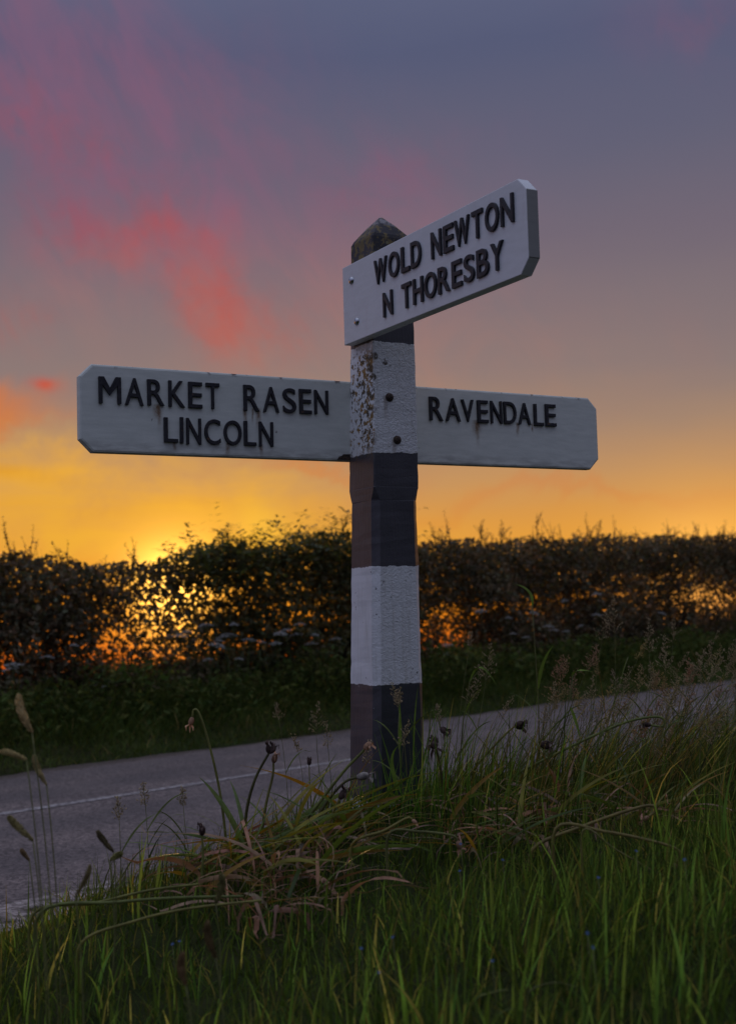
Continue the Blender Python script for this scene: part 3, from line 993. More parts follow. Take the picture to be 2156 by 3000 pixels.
def patch_noise(x, y, f=1.7, seed=0.0):
    return (np.sin(x * f + seed) * np.cos(y * f * 1.3 + seed * 2) + 0.6 * np.sin(x * f * 2.3 + 1.3 + seed) * np.sin(y * f * 2.1 + 0.4)
            + 0.4 * np.sin((x + y) * f * 4.1 + seed)) / 2.0

def near_grass():
    vs, fs, cs, off = [], [], [], 0
    def put(v, f, c):
        nonlocal off
        vs.append(v); fs.append(f + off); cs.append(c)
        off += len(v)
    def spread(N, pw=1.15):
        y = 1.25 + (6.6 - 1.25) * RNG.uniform(0, 1, N) ** pw
        x = RNG.uniform(-1, 1, N) * (0.34 * y + 0.55)
        s = x * RD[0] + y * RD[1]; q = x * RN[0] + y * RN[1]
        keep = (q < 4.95 + 0.12 * patch_noise(x, y, 6.0)) & ~((np.abs(x - POST[0]) < 0.1) & (np.abs(y - POST[1]) < 0.1))
        x, y, s, q = x[keep], y[keep], s[keep], q[keep]
        return x, y, s, q, patch_noise(x, y)
    def near_left(x, y):
        return np.exp(-(((x + 0.15) / 0.35) ** 2 + ((y - 3.5) / 0.6) ** 2))
    # short undergrowth
    x, y, s, q, pn = spread(46000)
    n = len(x)
    hg = np.clip((0.085 + 0.03 * pn) * RNG.lognormal(0, 0.3, n) * (1 - 0.4 * sstep(3.1, 4.7, q)) * (1 - .3 * near_left(x, y)), 0.025, 0.3)
    base = np.stack([x, y, ground(x, y) - 0.01], -1)
    put(*blades(base, hg, RNG.uniform(0, 6.28, n), RNG.uniform(0.0, 0.6, n), RNG.uniform(0.1, 0.9, n), RNG.uniform(0.0010, 0.0024, n), grass_cols(n, 0.14) * RNG.choice([.4, .9], (n, 1))))
    # long upright blades, thinner on the ground
    x, y, s, q, pn = spread(26000)
    k = RNG.uniform(0, 1, len(x)) < np.clip(0.62 + 0.4 * pn, 0.15, 1)
    x, y, s, q, pn = x[k], y[k], s[k], q[k], pn[k]
    n = len(x)
    tall = sstep(1.8, 3.2, s) * sstep(3.6, 2.6, q) * sstep(1.6, 2.4, q)
    hg = (0.140 + 0.05 * pn) * RNG.lognormal(0, 0.28, n) * (0.85 + 0.35 * tall) * (1 - 0.65 * sstep(2.7, 4.0, q) * sstep(3.6, 2.4, s))
    hg *= 1 - 0.5 * near_left(x, y)
    hg *= 1 - 0.45 * np.exp(-(((x - POST[0] - .02) / 0.22) ** 2 + ((y - 3.85) / 0.45) ** 2))
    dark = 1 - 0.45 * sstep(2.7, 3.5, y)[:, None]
    hg = np.clip(hg, 0.04, 0.42)
    base = np.stack([x, y, ground(x, y) - 0.01], -1)
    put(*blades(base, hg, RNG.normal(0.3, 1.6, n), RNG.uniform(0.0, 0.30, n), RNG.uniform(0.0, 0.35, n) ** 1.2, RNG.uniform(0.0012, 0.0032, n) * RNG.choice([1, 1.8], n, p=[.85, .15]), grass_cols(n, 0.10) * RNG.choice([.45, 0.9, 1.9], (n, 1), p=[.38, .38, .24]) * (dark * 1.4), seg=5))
    # long arching grass on the bank right of the post
    N = 6000
    ss_ = RNG.uniform(3.0, 8.2, N); qq = RNG.normal(2.75, 0.42, N)
    x = RD[0] * ss_ + RN[0] * qq; y = RD[1] * ss_ + RN[1] * qq
    keep = (x > POST[0] + 0.06) & (qq > 1.6) & (qq < 3.9)
    x, y = x[keep], y[keep]
    n = len(x)
    hg = (0.10 + 0.42 * RNG.uniform(0, 1, n) ** 2.4) * (0.85 + 0.3 * sstep(0.2, 1.2, x)) * (0.35 + 0.65 * sstep(0.05, 0.45, x - POST[0]))
    base = np.stack([x, y, ground(x, y) - 0.01], -1)
    az = RNG.normal(0.2, 0.9, n)
    put(*blades(base, hg, az, RNG.uniform(0.0, 0.5, n) + 0.45 * sstep(0.4, 1.4, x), RNG.uniform(0.0, 0.7, n), RNG.uniform(0.0010, 0.0030, n), grass_cols(n, 0.30) * RNG.choice([.35, .6, 1.1], (n, 1)) * np.array([[1.1, .85, .9]]), seg=6))
    # thin tall blades and bare stems standing over the road, right of the post
    N = 1300
    ss_ = RNG.uniform(2.9, 7.6, N); qq = RNG.normal(2.75, 0.30, N)
    x = RD[0] * ss_ + RN[0] * qq; y = RD[1] * ss_ + RN[1] * qq
    keep = (x > POST[0] + 0.12) & (qq > 2.1)
    x, y = x[keep], y[keep]
    n = len(x)
    hg = RNG.uniform(0.22, 0.52, n) * (0.7 + 0.3 * sstep(0.1, 0.7, x))
    base = np.stack([x, y, ground(x, y) - 0.01], -1)
    put(*blades(base, hg, RNG.normal(0.1, 0.8, n), RNG.uniform(0.0, 0.5, n) + 0.35 * sstep(0.5, 1.4, x), RNG.uniform(0.0, 0.6, n) ** 1.5, RNG.uniform(0.0008, 0.0026, n), grass_cols(n, 0.35) * RNG.choice([.4, .7, 1.3], (n, 1)), seg=7))
    # a few blades up the face of the post
    N = 170
    x = POST[0] + RNG.normal(0.03, 0.16, N); y = POST[1] - RNG.uniform(0.14, 0.42, N)
    hg = RNG.uniform(0.10, 0.36, N) * (0.6 + .5 * sstep(-.05, .1, x - POST[0]))
    base = np.stack([x, y, ground(x, y) - 0.01], -1)
    put(*blades(base, hg, RNG.normal(0.6, 1.2, N), RNG.uniform(0.0, 0.3, N), RNG.uniform(0.0, 0.3, N), RNG.uniform(0.0014, 0.003, N), grass_cols(N, 0.08) * np.array([[.85, 1.15, .9]]), seg=6))
    o = link('verge_grass', np_mesh('verge_grass', np.concatenate(vs), np.concatenate(fs), np.concatenate(cs)), M_GRASS)
    tag(o, 'dense green grass covering the near verge around the signpost', 'grass', kind='stuff')
near_grass()

def far_grass():
    N = 62000
    s = RNG.uniform(2.0, 34.0, N); q = Q_FAR + 0.02 + 1.75 * RNG.uniform(0, 1, N) ** 0.9
    x = RD[0] * s + RN[0] * q; y = RD[1] * s + RN[1] * q
    pn = patch_noise(x, y, 0.9, 2.0)
    k = sstep(Q_FAR + 0.3, Q_FAR + 1.5, q)
    hg = (0.09 + 0.30 * k + 0.05 * pn) * RNG.lognormal(0, 0.3, N)
    hg = np.clip(hg, 0.04, 0.75)
    base = np.stack([x, y, ground(x, y) - 0.02], -1)
    v, f, c = blades(base, hg, RNG.uniform(0, 6.28, N), RNG.uniform(0, 0.6, N), RNG.uniform(0, 0.9, N), RNG.uniform(0.003, 0.007, N), grass_cols(N, 0.05), seg=3)
    o = link('hedge_bank_grass', np_mesh('hedge_bank_grass', v, f, c), M_FARGRASS)
    tag(o, 'dark rough grass on the far verge between the road and the hedge', 'grass', kind='stuff')
far_grass()

# ------------------------------------------------------------------ hedge
def leaf_quads(ctr, size, nrm_bias, cols, aspect=0.62):
    """folded four-sided leaves with free orientation"""
    n = len(ctr)
    a = RNG.normal(0, 1, (n, 3)); a /= np.linalg.norm(a, axis=1, keepdims=True)
    b = RNG.normal(0, 1, (n, 3)) + nrm_bias
    b -= a * (a * b).sum(1, keepdims=True); b /= np.linalg.norm(b, axis=1, keepdims=True)
    c = np.cross(a, b)
    L = size[:, None]
    v0 = ctr - a * L * 0.5
    v2 = ctr + a * L * 0.5 - c * L * 0.1
    v1 = ctr + b * L * 0.5 * aspect + c * L * 0.12 - a * L * 0.05
    v3 = ctr - b * L * 0.5 * aspect + c * L * 0.12 - a * L * 0.05
    v = np.stack([v0, v1, v2, v3], 1).reshape(-1, 3)
    i = np.arange(n) * 4
    f = np.concatenate([np.stack([i, i + 1, i + 2], -1), np.stack([i, i + 2, i + 3], -1)])
    return v, f, np.repeat(cols, 4, axis=0)

# openings in the hedge through which the low sky shows: (s, z, ds, dz, strength)
_g = random.Random(77)
GAPS = []
def gap_cluster(s0, z0, ds, dz, n, k, r=(0.05, 0.13)):
    for _ in range(n):
        GAPS.append((_g.gauss(s0, ds), _g.gauss(z0, dz), _g.uniform(*r), _g.uniform(*r), k * _g.uniform(.93, 1.02)))
gap_cluster(9.80, 1.66, 0.18, 0.16, 14, 0.96, (0.07, 0.17))
gap_cluster(9.80, 1.38, 0.34, 0.16, 26, 0.985, (0.09, 0.22))
gap_cluster(9.35, 1.14, 0.34, 0.15, 24, 0.98, (0.08, 0.18))
gap_cluster(9.20, 0.90, 0.34, 0.09, 22, 0.985, (0.08, 0.19))
gap_cluster(9.95, 1.04, 0.36, 0.14, 20, 0.975, (0.07, 0.16))
gap_cluster(8.85, 0.80, 0.20, 0.06, 6, 0.96)
gap_cluster(10.4, 1.42, 0.34, 0.24, 24, 0.96, (0.06, 0.14))
gap_cluster(11.3, 1.34, 0.55, 0.26, 34, 0.95, (0.05, 0.12))
gap_cluster(12.3, 1.24, 0.65, 0.24, 44, 0.95, (0.05, 0.12))
gap_cluster(7.95, 0.94, 0.18, 0.10, 9, 0.97, (0.06, 0.14))
gap_cluster(7.50, 0.85, 0.12, 0.08, 4, 0.9)
gap_cluster(8.3, 1.4, 0.5, 0.25, 10, 0.75, (0.04, 0.08))
gap_cluster(15.0, 1.08, 0.26, 0.16, 22, 0.98, (0.08, 0.18))
gap_cluster(15.35, 0.86, 0.32, 0.12, 24, 0.985, (0.08, 0.19))
gap_cluster(15.95, 1.02, 0.26, 0.16, 18, 0.975, (0.08, 0.17))
gap_cluster(15.4, 1.45, 0.7, 0.22, 26, 0.93, (0.05, 0.09))
gap_cluster(14.4, 1.2, 0.4, 0.3, 12, 0.85, (0.05, 0.1))
gap_cluster(17.1, 1.32, 0.22, 0.10, 8, 0.95, (0.07, 0.15))
gap_cluster(17.9, 1.25, 0.30, 0.12, 12, 0.97, (0.08, 0.17))
gap_cluster(17.9, 0.98, 0.40, 0.08, 8, 0.93, (0.07, 0.14))
gap_cluster(19.7, 1.45, 0.30, 0.16, 12, 0.96, (0.08, 0.18))
gap_cluster(20.6, 1.40, 0.35, 0.18, 12, 0.97, (0.08, 0.18))
gap_cluster(22.4, 1.50, 0.35, 0.16, 12, 0.985, (0.12, 0.26))
gap_cluster(23.2, 1.30, 0.50, 0.20, 18, 0.99, (0.14, 0.30))
gap_cluster(24.5, 1.30, 0.60, 0.20, 18, 0.985, (0.14, 0.30))
gap_cluster(23.0, 1.02, 0.60, 0.10, 14, 0.98, (0.12, 0.26))
gap_cluster(26.5, 1.2, 0.8, 0.2, 10, 0.95, (0.12, 0.26))
gap_cluster(11.0, 1.3, 2.2, 0.4, 110, 0.94, (0.04, 0.08))
gap_cluster(18.0, 1.4, 3.0, 0.4, 110, 0.94, (0.05, 0.10))
gap_cluster(22.0, 1.8, 2.5, 0.3, 70, 0.93, (0.06, 0.11))
def SPECK(s, z):
    return 0.0 * s
def openness(s, z):
    o = np.zeros_like(s)
    for (a, b, da, db, k) in GAPS:
        o = np.maximum(o, k * np.exp(-(((s - a) / da) ** 2 + ((z - b) / db) ** 2) ** 1.3))
    # some thinning everywhere in the leggy middle
    return np.maximum(o, SPECK(s, z))

def lump(s, seed):
    return 0.5 * np.sin(s * 1.9 + seed) + 0.35 * np.sin(s * 4.3 + seed * 1.7) + 0.25 * np.sin(s * 9.1 + seed * 0.6)

def hedge_cols(n):
    k = RNG.uniform(0, 1, (n, 1))
    c = (1 - k) * np.array([[0.75, 0.95, 0.85]]) + k * np.array([[1.35, 1.0, 0.9]])
    return c * RNG.uniform(0.45, 1.7, (n, 1))

def foliage_mesh(s0, s1, topf, q0, q1, dens, size, aspect=0.62, seed=0.0, zlow=0.10):
    L = s1 - s0
    N = int(L * 2.6 * dens * 2.5)
    s = RNG.uniform(s0, s1, N)
    top = topf(s)
    z = zlow + (top - zlow) * RNG.uniform(0, 1, N) ** 0.95
    q = RNG.uniform(q0, q1, N)
    rel = (z - zlow) / (top - zlow)
    # rounded shoulders and a billowing face
    qc = (q0 + q1) / 2; hw = (q1 - q0) / 2
    face = hw * (1 - 0.45 * rel ** 4) * (0.86 + 0.22 * lump(s, seed + z * 1.3))
    keep = np.abs(q - qc) < face
    op = openness(s, z)
    grain = 0.5 + 0.5 * np.sin(s * 23.0 + 3 * np.sin(z * 11)) * np.sin(z * 19.0 + 2 * np.sin(s * 9)) 
    op = np.clip(op * (0.90 + 0.2 * grain), 0, 0.992)
    op = np.maximum(op, 0.72 * sstep(0.86, 1.0, rel) * (0.6 + 0.6 * lump(s * 3.1, seed + 2)))
    keep &= RNG.uniform(0, 1, N) > op
    s, z, q = s[keep], z[keep], q[keep]
    c = np.outer(s, RD) + np.outer(q, RN)
    c[:, 2] = z
    n = len(s)
    sz = size * 0.98 * RNG.uniform(0.55, 1.4, n)
    return leaf_quads(c, sz, np.array([0, 0, 0.4]), hedge_cols(n), aspect)

def twig_structure(mb, foot, height, spread, rng, r0=0.022, depth=3):
    """a leggy stem with forks"""
    def grow(p, d, r, L, k):
        pts, rad = [p], [r]
        n = 4
        for i in range(n):
            d = d + np.array([rng.gauss(0, .13), rng.gauss(0, .13), rng.gauss(0.03, .06)])
            d /= np.linalg.norm(d)
            p = p + d * L / n
            pts.append(p); rad.append(r * (1 - 0.45 * (i + 1) / n))
        mb.tube(pts, rad, 5, cap=False)
        if k > 0:
            for _ in range(rng.choice([2, 3])):
                i = rng.randint(2, n)
                nd = d + np.array([rng.gauss(0, spread), rng.gauss(0, spread), rng.uniform(-0.1, 0.4)])
                grow(pts[i], nd / np.linalg.norm(nd), rad[i] * 0.62, L * rng.uniform(0.55, 0.8), k - 1)
    grow(np.array(foot), np.array([rng.gauss(0, .08), rng.gauss(0, .08), 1.0]), r0, height, depth)

def make_shoot(rng, h, leafy):
    """upright sprig with small alternate leaves, foot at origin, one mesh"""
    mb = MB()
    def sprig(p, d, h, r, k):
        pts = [p]
        n = 7
        for i in range(n):
            d = d + np.array([rng.gauss(0, .09), rng.gauss(0, .09), 0.02])
            d /= np.linalg.norm(d)
            p = p + d * h / n
            pts.append(p)
        mb.tube(pts, [r * (1 - 0.7 * i / n) for i in range(n + 1)], 4, (.5, .4, .35))
        for i in range(1, n + 1):
            for _ in range(leafy):
                a = rng.uniform(0, 6.28)
                dd = np.array([math.cos(a), math.sin(a), rng.uniform(0.0, 0.9)]); dd /= np.linalg.norm(dd)
                L = rng.uniform(0.030, 0.06) * (1.15 - 0.5 * i / n)
                o = pts[i] + (pts[i] - pts[i - 1]) * rng.uniform(-.5, .3)
                sd = np.cross(dd, (0, 0, 1)); sd /= np.linalg.norm(sd)
                mb.add([o, o + dd * L * .5 + sd * L * .3, o + dd * L, o + dd * L * .5 - sd * L * .3], [(0, 1, 2, 3)], (rng.uniform(.7, 1.2),) * 3)
        if k:
            for _ in range(2):
                q = rng.randint(1, 4)
                sprig(pts[q], d + np.array([rng.gauss(0, .5), rng.gauss(0, .5), 0]), h * rng.uniform(.4, .7), r * .7, 0)
    sprig(np.zeros(3), np.array([rng.gauss(0, .15), rng.gauss(0, .15), 1.0]), h, 0.005, 1)
    return mb.mesh('shoot', smooth=False)

def build_hedge(name, label, cat, s0, s1, topf, q0, q1, dens, size, leafm, ntrunk, nshoot, shoot_h, leafy, seed, aspect=0.62, group=None, trunk_s=None, extra=None):
    mid = sq((s0 + s1) / 2, (q0 + q1) / 2)
    root = empty(name, mid)
    tag(root, label, cat, group)
    v, f, c = foliage_mesh(s0, s1, topf, q0, q1, dens, size, aspect, seed)
    if extra is not None:
        v2, f2, c2 = extra
        f = np.concatenate([f, f2 + len(v)]); v = np.concatenate([v, v2]); c = np.concatenate([c, c2])
    v = v - mid[None]
    link('foliage', np_mesh('foliage', v, f, c), leafm, root)
    rng = random.Random(int(seed * 10) + 1)
    spots = list(trunk_s or []) + [rng.uniform(s0 + .2, s1 - .2) for _ in range(ntrunk)]
    for s in spots:
        mb = MB()
        q = rng.uniform(q0 + .35, q1 - .35)
        z = float(ground(*(sq(s, q)[:2])))
        big = 1.6 if s in (trunk_s or []) else 1.0
        twig_structure(mb, np.zeros(3), 0.8, 0.55, rng, 0.024 * big, 3)
        o = mb.build('trunk', M_BARK, root)
        o.location = sq(s, q, z - 0.03) - mid
    protos = [make_shoot(rng, shoot_h * rng.uniform(.7, 1.2), leafy) for _ in range(8)]
    for i in range(nshoot):
        s = s0 + (s1 - s0) * (i + rng.uniform(0, 1)) / nshoot
        o = link('shoot', protos[i % 8], leafm, root)
        k = rng.uniform(0.5, 1.25)
        o.location = sq(s, rng.uniform(q0 + .25, q1 - .3), float(topf(np.array([s]))[0]) - 0.12) - mid
        o.rotation_euler = (rng.gauss(0, .15), rng.gauss(0, .15), rng.uniform(0, 6.28))
        o.scale = (k, k, k)
    return root

def interp(tab):
    xs, ys = zip(*tab)
    return lambda s: np.interp(s, xs, ys)
topA = interp([(0, 2.0), (6, 2.0), (7.4, 1.98), (8.3, 2.0), (8.9, 1.93), (9.5, 1.89), (10.4, 1.90)])
topB = interp([(9.7, 1.7), (9.95, 2.06), (10.6, 2.24), (11.1, 2.28), (11.5, 2.18), (12.2, 2.38), (12.9, 2.44), (13.6, 2.25), (13.9, 1.9)])
topC = interp([(13.2, 2.2), (14.4, 2.24), (16.2, 2.31), (18.8, 2.41), (21.9, 2.50), (24.3, 2.56), (34, 2.85)])
hg = 'hedge lengths along the far side of the road'
build_hedge('trimmed_hedge', 'low trimmed hedge left of the arching bush, with bright sunset glow showing through its leaves', 'hedge',
            2.0, 10.25, lambda s: topA(s) + 0.08 * lump(s * 1.7, 2.0), 11.55, 13.0, 2300, 0.075, M_LEAF, 16, 48, 0.36, 2, 1.0, group=hg)

def arching_sprays():
    """long leafy sprays that break the bush's outline, pinnate leaves in pairs"""
    vs, fs, cs, off = [], [], [], 0
    rng = random.Random(21)
    for i in range(190):
        s = rng.uniform(9.9, 13.5)
        q = rng.uniform(11.3, 12.5)
        p = sq(s, q, float(topB(s)) - rng.uniform(0.1, 0.5))
        d = np.array([rng.gauss(0, .5), rng.gauss(0, .5), 0.9]) - RN * 0.15 - RD * 0.15
        L = rng.uniform(0.3, 0.65)
        n = 8
        for k in range(n):
            d = d / np.linalg.norm(d)
            p = p + d * L / n
            d = d + np.array([0, 0, -0.14])
            sd = np.cross(d, (0, 0, 1)); sd /= np.linalg.norm(sd) + 1e-9
            for sg in (-1, 1):
                l = rng.uniform(0.075, 0.135)
                dr = sd * sg * 0.85 + d * 0.45 + np.array([0, 0, rng.uniform(-.35, .15)])
                dr /= np.linalg.norm(dr)
                wv = np.cross(dr, (0, 0, 1)); wv /= np.linalg.norm(wv) + 1e-9
                v = [p, p + dr * l * .45 + wv * l * .2, p + dr * l, p + dr * l * .45 - wv * l * .2]
                vs += v
                fs += [(off, off + 1, off + 2), (off, off + 2, off + 3)]
                t = rng.uniform(.8, 1.5)
                cs += [(t * .9, t, t * .9)] * 4
                off += 4
    return np.array(vs), np.array(fs), np.array(cs)
build_hedge('arching_bush', 'taller dark green bush with arching leafy sprays, rising from the hedge left of the post', 'bush',
            9.75, 13.9, lambda s: topB(s) - 0.06 + 0.05 * lump(s * 2, 5.0), 11.45, 12.95, 2100, 0.088, M_ELDER, 10, 14, 0.34, 3, 4.0, 0.5, group=hg, extra=arching_sprays())
build_hedge('trimmed_hedge', 'long trimmed hedge right of the post with gaps of orange light between bare stems', 'hedge',
            13.4, 33.0, lambda s: topC(s) + 0.08 * lump(s * 1.5, 8.0), 11.6, 13.1, 2100, 0.078, M_LEAF, 30, 99, 0.42, 3, 7.0, group=hg,
            trunk_s=[22.5, 22.95, 23.05, 23.9, 24.6, 21.6, 20.1, 17.6, 25.4, 26.1])

# weeds along the hedge foot
def weeds():
    N = 42000
    s = RNG.uniform(2, 34, N)
    q = RNG.normal(11.25, 0.32, N)
    top = 0.55 + 0.22 * lump(s * 1.1, 3.0)
    z = 0.12 + top * RNG.uniform(0, 1, N) ** 1.2
    keep = (q > 10.5)
    s, q, z = s[keep], q[keep], z[keep]
    c = np.outer(s, RD) + np.outer(q, RN); c[:, 2] = z
    v, f, cc = leaf_quads(c, 0.075 * RNG.uniform(.5, 1.5, len(s)), np.array([0, 0, 1.2]), hedge_cols(len(s)), 0.5)
    o = link('hedge_foot_weeds', np_mesh('hedge_foot_weeds', v, f, cc), M_FARGRASS)
    tag(o, 'dark leafy weeds massed along the foot of the hedge', 'weeds', kind='stuff')
weeds()

# ------------------------------------------------------------------ cow parsley in the hedge foot
def make_parsley(rng, h):
    st = MB()
    top = np.array([rng.gauss(0, .03), rng.gauss(0, .03), h])
    st.tube([(0, 0, -0.1), tuple(top * 0.5 + np.array([rng.gauss(0, .02), 0, 0])), tuple(top)], [0.004, 0.0035, 0.0025], 5)
    umb = MB()
    R = rng.uniform(0.05, 0.085)
    for i in range(13):
        a = i * 2.4
        r = R * math.sqrt((i + .5) / 13)
        c = top + np.array([r * math.cos(a), r * math.sin(a), 0.055 - 0.35 * r])
        st.tube([tuple(top), tuple(c)], 0.0013, 3, cap=False)
        for k in range(6):
            b = k * 1.05 + i
            p = c + np.array([0.010 * math.cos(b), 0.010 * math.sin(b), rng.uniform(-.003, .003)])
            umb.blob(p, 0.0065, (0, 0, 1), 0.5, (rng.uniform(.8, 1.1),) * 3, 5, 3)
    return st.mesh('stem'), umb.mesh('umbel')
_rng = random.Random(33)
PARS = [make_parsley(_rng, 0.6) for _ in range(4)]
PPX = [(.487 * a, 1119 + .487 * b) for a, b in
       [(890, 585), (975, 555), (1030, 590), (1065, 555), (1110, 620), (1055, 605), (1170, 630), (1260, 585), (1270, 630), (1340, 575), (1380, 590), (1420, 600), (1425, 635),
        (1360, 550), (1530, 615), (320, 650), (60, 730), (100, 745), (825, 605), (980, 620), (1060, 705), (970, 705), (480, 830), (185, 700), (910, 630)]]
PPX += [(907 + .4434 * a, 1119 + .4434 * b) for a, b in
        [(390, 535), (480, 570), (510, 650), (560, 545), (840, 480), (920, 555), (900, 605), (660, 610), (700, 630), (575, 665), (540, 775), (755, 790), (180, 700), (190, 745),
         (965, 455), (1190, 540), (790, 635)]]
for i, (xp, yp) in enumerate(PPX):
    q = _rng.uniform(10.95, 11.25)
    p = at_q(xp, yp, q)
    g = float(ground(p[0], p[1]))
    h = p[2] - g
    root = empty('cow_parsley', (p[0], p[1], g), _rng.uniform(0, 6.28))
    side = 'left of' if xp < 800 else 'right of'
    high = ('tall' if h > 0.75 else 'short')
    tag(root, '%s flat white umbel on a thin stalk in the hedge foot %s the post' % (high, side), 'wildflower', 'white cow parsley flowers along the hedge foot, %s ones %s the post' % (high, side))
    st, um = PARS[i % 4]
    k = _rng.uniform(.65, 1.35)
    root.scale = (k, k, max(h, .15) / 0.62)
    root.rotation_euler = (_rng.gauss(0, .10), _rng.gauss(0, .10), _rng.uniform(0, 6.28))
    link('stem', st, M_FARGRASS, root)
    u = link('umbel', um, M_UMBEL, root)

# ------------------------------------------------------------------ single grasses and dead flower stalks on the near verge
def curve_pts(a, b, bow, n=10, droop=None):
    """from a to b bowed by vector bow"""
    a, b, bow = np.array(a, float), np.array(b, float), np.array(bow, float)
    out = []
    for i in range(n + 1):
        t = i / n
        out.append(a * (1 - t) + b * t + bow * 4 * t * (1 - t))
    return out

def foot(xp, depth):
    r = ray(xp, 1900)
    x = r[0] * depth
    return np.array([x, depth, float(ground(x, depth)) - 0.015])

VIEW = np.array([1.0, 0.15, 0.0])

def add_leaf(root, origin, start, end, bow, w, m, col=(1, 1, 1), n=9, fold=0.25):
    pts = curve_pts(start, end, bow, n)
    wid = [w * min(1, .45 + 2.5 * i / n) * max(0.05, 1 - (i / n) ** 2.2) for i in range(n + 1)]
    mb = MB()
    side = np.array([_rng.uniform(.5, 1), _rng.uniform(-.6, .6), _rng.uniform(-.4, .4)])
    mb.strap([p - origin for p in pts], wid, side, fold, col)
    return mb.build('leaf', m, root)

def panicle_grass(xt, yt, xb, depth, label, head=0.16, dens=1.0, bow=0.02, leaf=True, col=(1, 1, 1), lean=0.0):
    b = foot(xb, depth)
    t = at(xt, yt, depth + lean)
    L = np.linalg.norm(t - b)
    root = empty('grass_plume', b)
    tag(root, label, 'grass stem', 'tall flowering grasses on the near verge')
    pts = curve_pts(b, t, np.array([bow * _rng.choice([-1, 1]), 0, 0.0]), 14)
    st = MB()
    st.tube([p - b for p in pts], [0.0016 * (1 - .65 * i / 14) for i in range(15)], 5, (1, 1, 1))
    st.build('stem', M_STEM, root)
    hd = MB()
    n = 9
    for i in range(n):
        f = i / (n - 1)
        k = 1 - head / L * (1 - f)
        k = max(0.0, min(1.0, k)) * 14
        i0 = int(min(13, k)); p = pts[i0] * (1 - (k - i0)) + pts[i0 + 1] * (k - i0) - b
        for w in range(3 if f < .8 else 2):
            a = _rng.uniform(0, 6.28)
            bl = head * (0.42 * (1 - f) + 0.07) * _rng.uniform(.6, 1.15)
            d = np.array([math.cos(a) * .75, math.sin(a) * .75, .75]); d /= np.linalg.norm(d)
            e = p + d * bl + np.array([0, 0, -.15 * bl])
            hd.tube([p, (p + e) / 2 + np.array([0, 0, .06 * bl]), e], 0.00045, 3, col, cap=False)
            for c in range(max(2, int(5 * dens * (bl / 0.05) ** .5))):
                g = _rng.uniform(.25, 1)
                pp = p + (e - p) * g + np.array([_rng.gauss(0, .0035), _rng.gauss(0, .0035), _rng.gauss(0, .0035)])
                hd.blob(pp, 0.0017, d + np.array([0, 0, .3]), 2.1, tuple(np.array(col) * _rng.uniform(.7, 1.3)), 4, 3)
    hd.build('seed_head', M_SEED, root)
    if leaf:
        for q in range(_rng.choice([1, 2])):
            k = _rng.randint(3, 8)
            p = pts[k]
            a = _rng.uniform(-.5, .5) + (0 if _rng.random() < .6 else math.pi)
            l = _rng.uniform(.10, .20)
            e = p + np.array([math.cos(a) * l * .7, math.sin(a) * l * .4, l * .55])
            add_leaf(root, b, p, e, (0, 0, .03), 0.0028, M_STEM, (.8, 1.0, .7))
    return root

def spike_grass(xt, yt, xm, ym, xb, depth, label, r=0.0055, col=(1, 1, 1), thin=0.0013):
    """timothy or foxtail: a dense furry spike from (xm,ym) to the tip (xt,yt)"""
    b = foot(xb, depth)
    m_ = at(xm, ym, depth); t = at(xt, yt, depth)
    root = empty('foxtail_stem', b)
    tag(root, label, 'grass stem', 'furry-headed grasses at the left of the near verge')
    st = MB()
    pts = curve_pts(b, m_, (0.01, 0, 0), 10)
    st.tube([p - b for p in pts], thin, 5)
    st.build('stem', M_STEM, root)
    hd = MB()
    L = np.linalg.norm(t - m_)
    ax = curve_pts(m_, t, np.array([-0.12 * L if xt < xm else .12 * L, 0, 0.10 * L]), 10)
    hd.tube([p - b for p in ax], [r * max(.12, math.sin(math.pi * (.07 + .88 * i / 10)) ** .75) * _rng.uniform(.8, 1.15) for i in range(11)], 7, col)
    for i in range(260):
        f = _rng.random() * 10
        i0 = min(9, int(f)); p = ax[i0] * (1 - f + i0) + ax[i0 + 1] * (f - i0) - b
        a = _rng.uniform(0, 6.28)
        d = (ax[i0 + 1] - ax[i0]); d /= np.linalg.norm(d)
        s1 = np.cross(d, (0, 1, 0.2)); s1 /= np.linalg.norm(s1); s2 = np.cross(d, s1)
        o = (s1 * math.cos(a) + s2 * math.sin(a))
        rr = r * max(.15, math.sin(math.pi * (.07 + .088 * f)) ** .75)
        hd.blob(p + o * rr * 1.05, r * .17, d * 1.1 + o * _rng.uniform(.5, 1.6), 2.9, tuple(np.array(col) * _rng.uniform(.7, 1.5)), 4, 3)
    hd.build('seed_head', M_SEED, root)
    return root

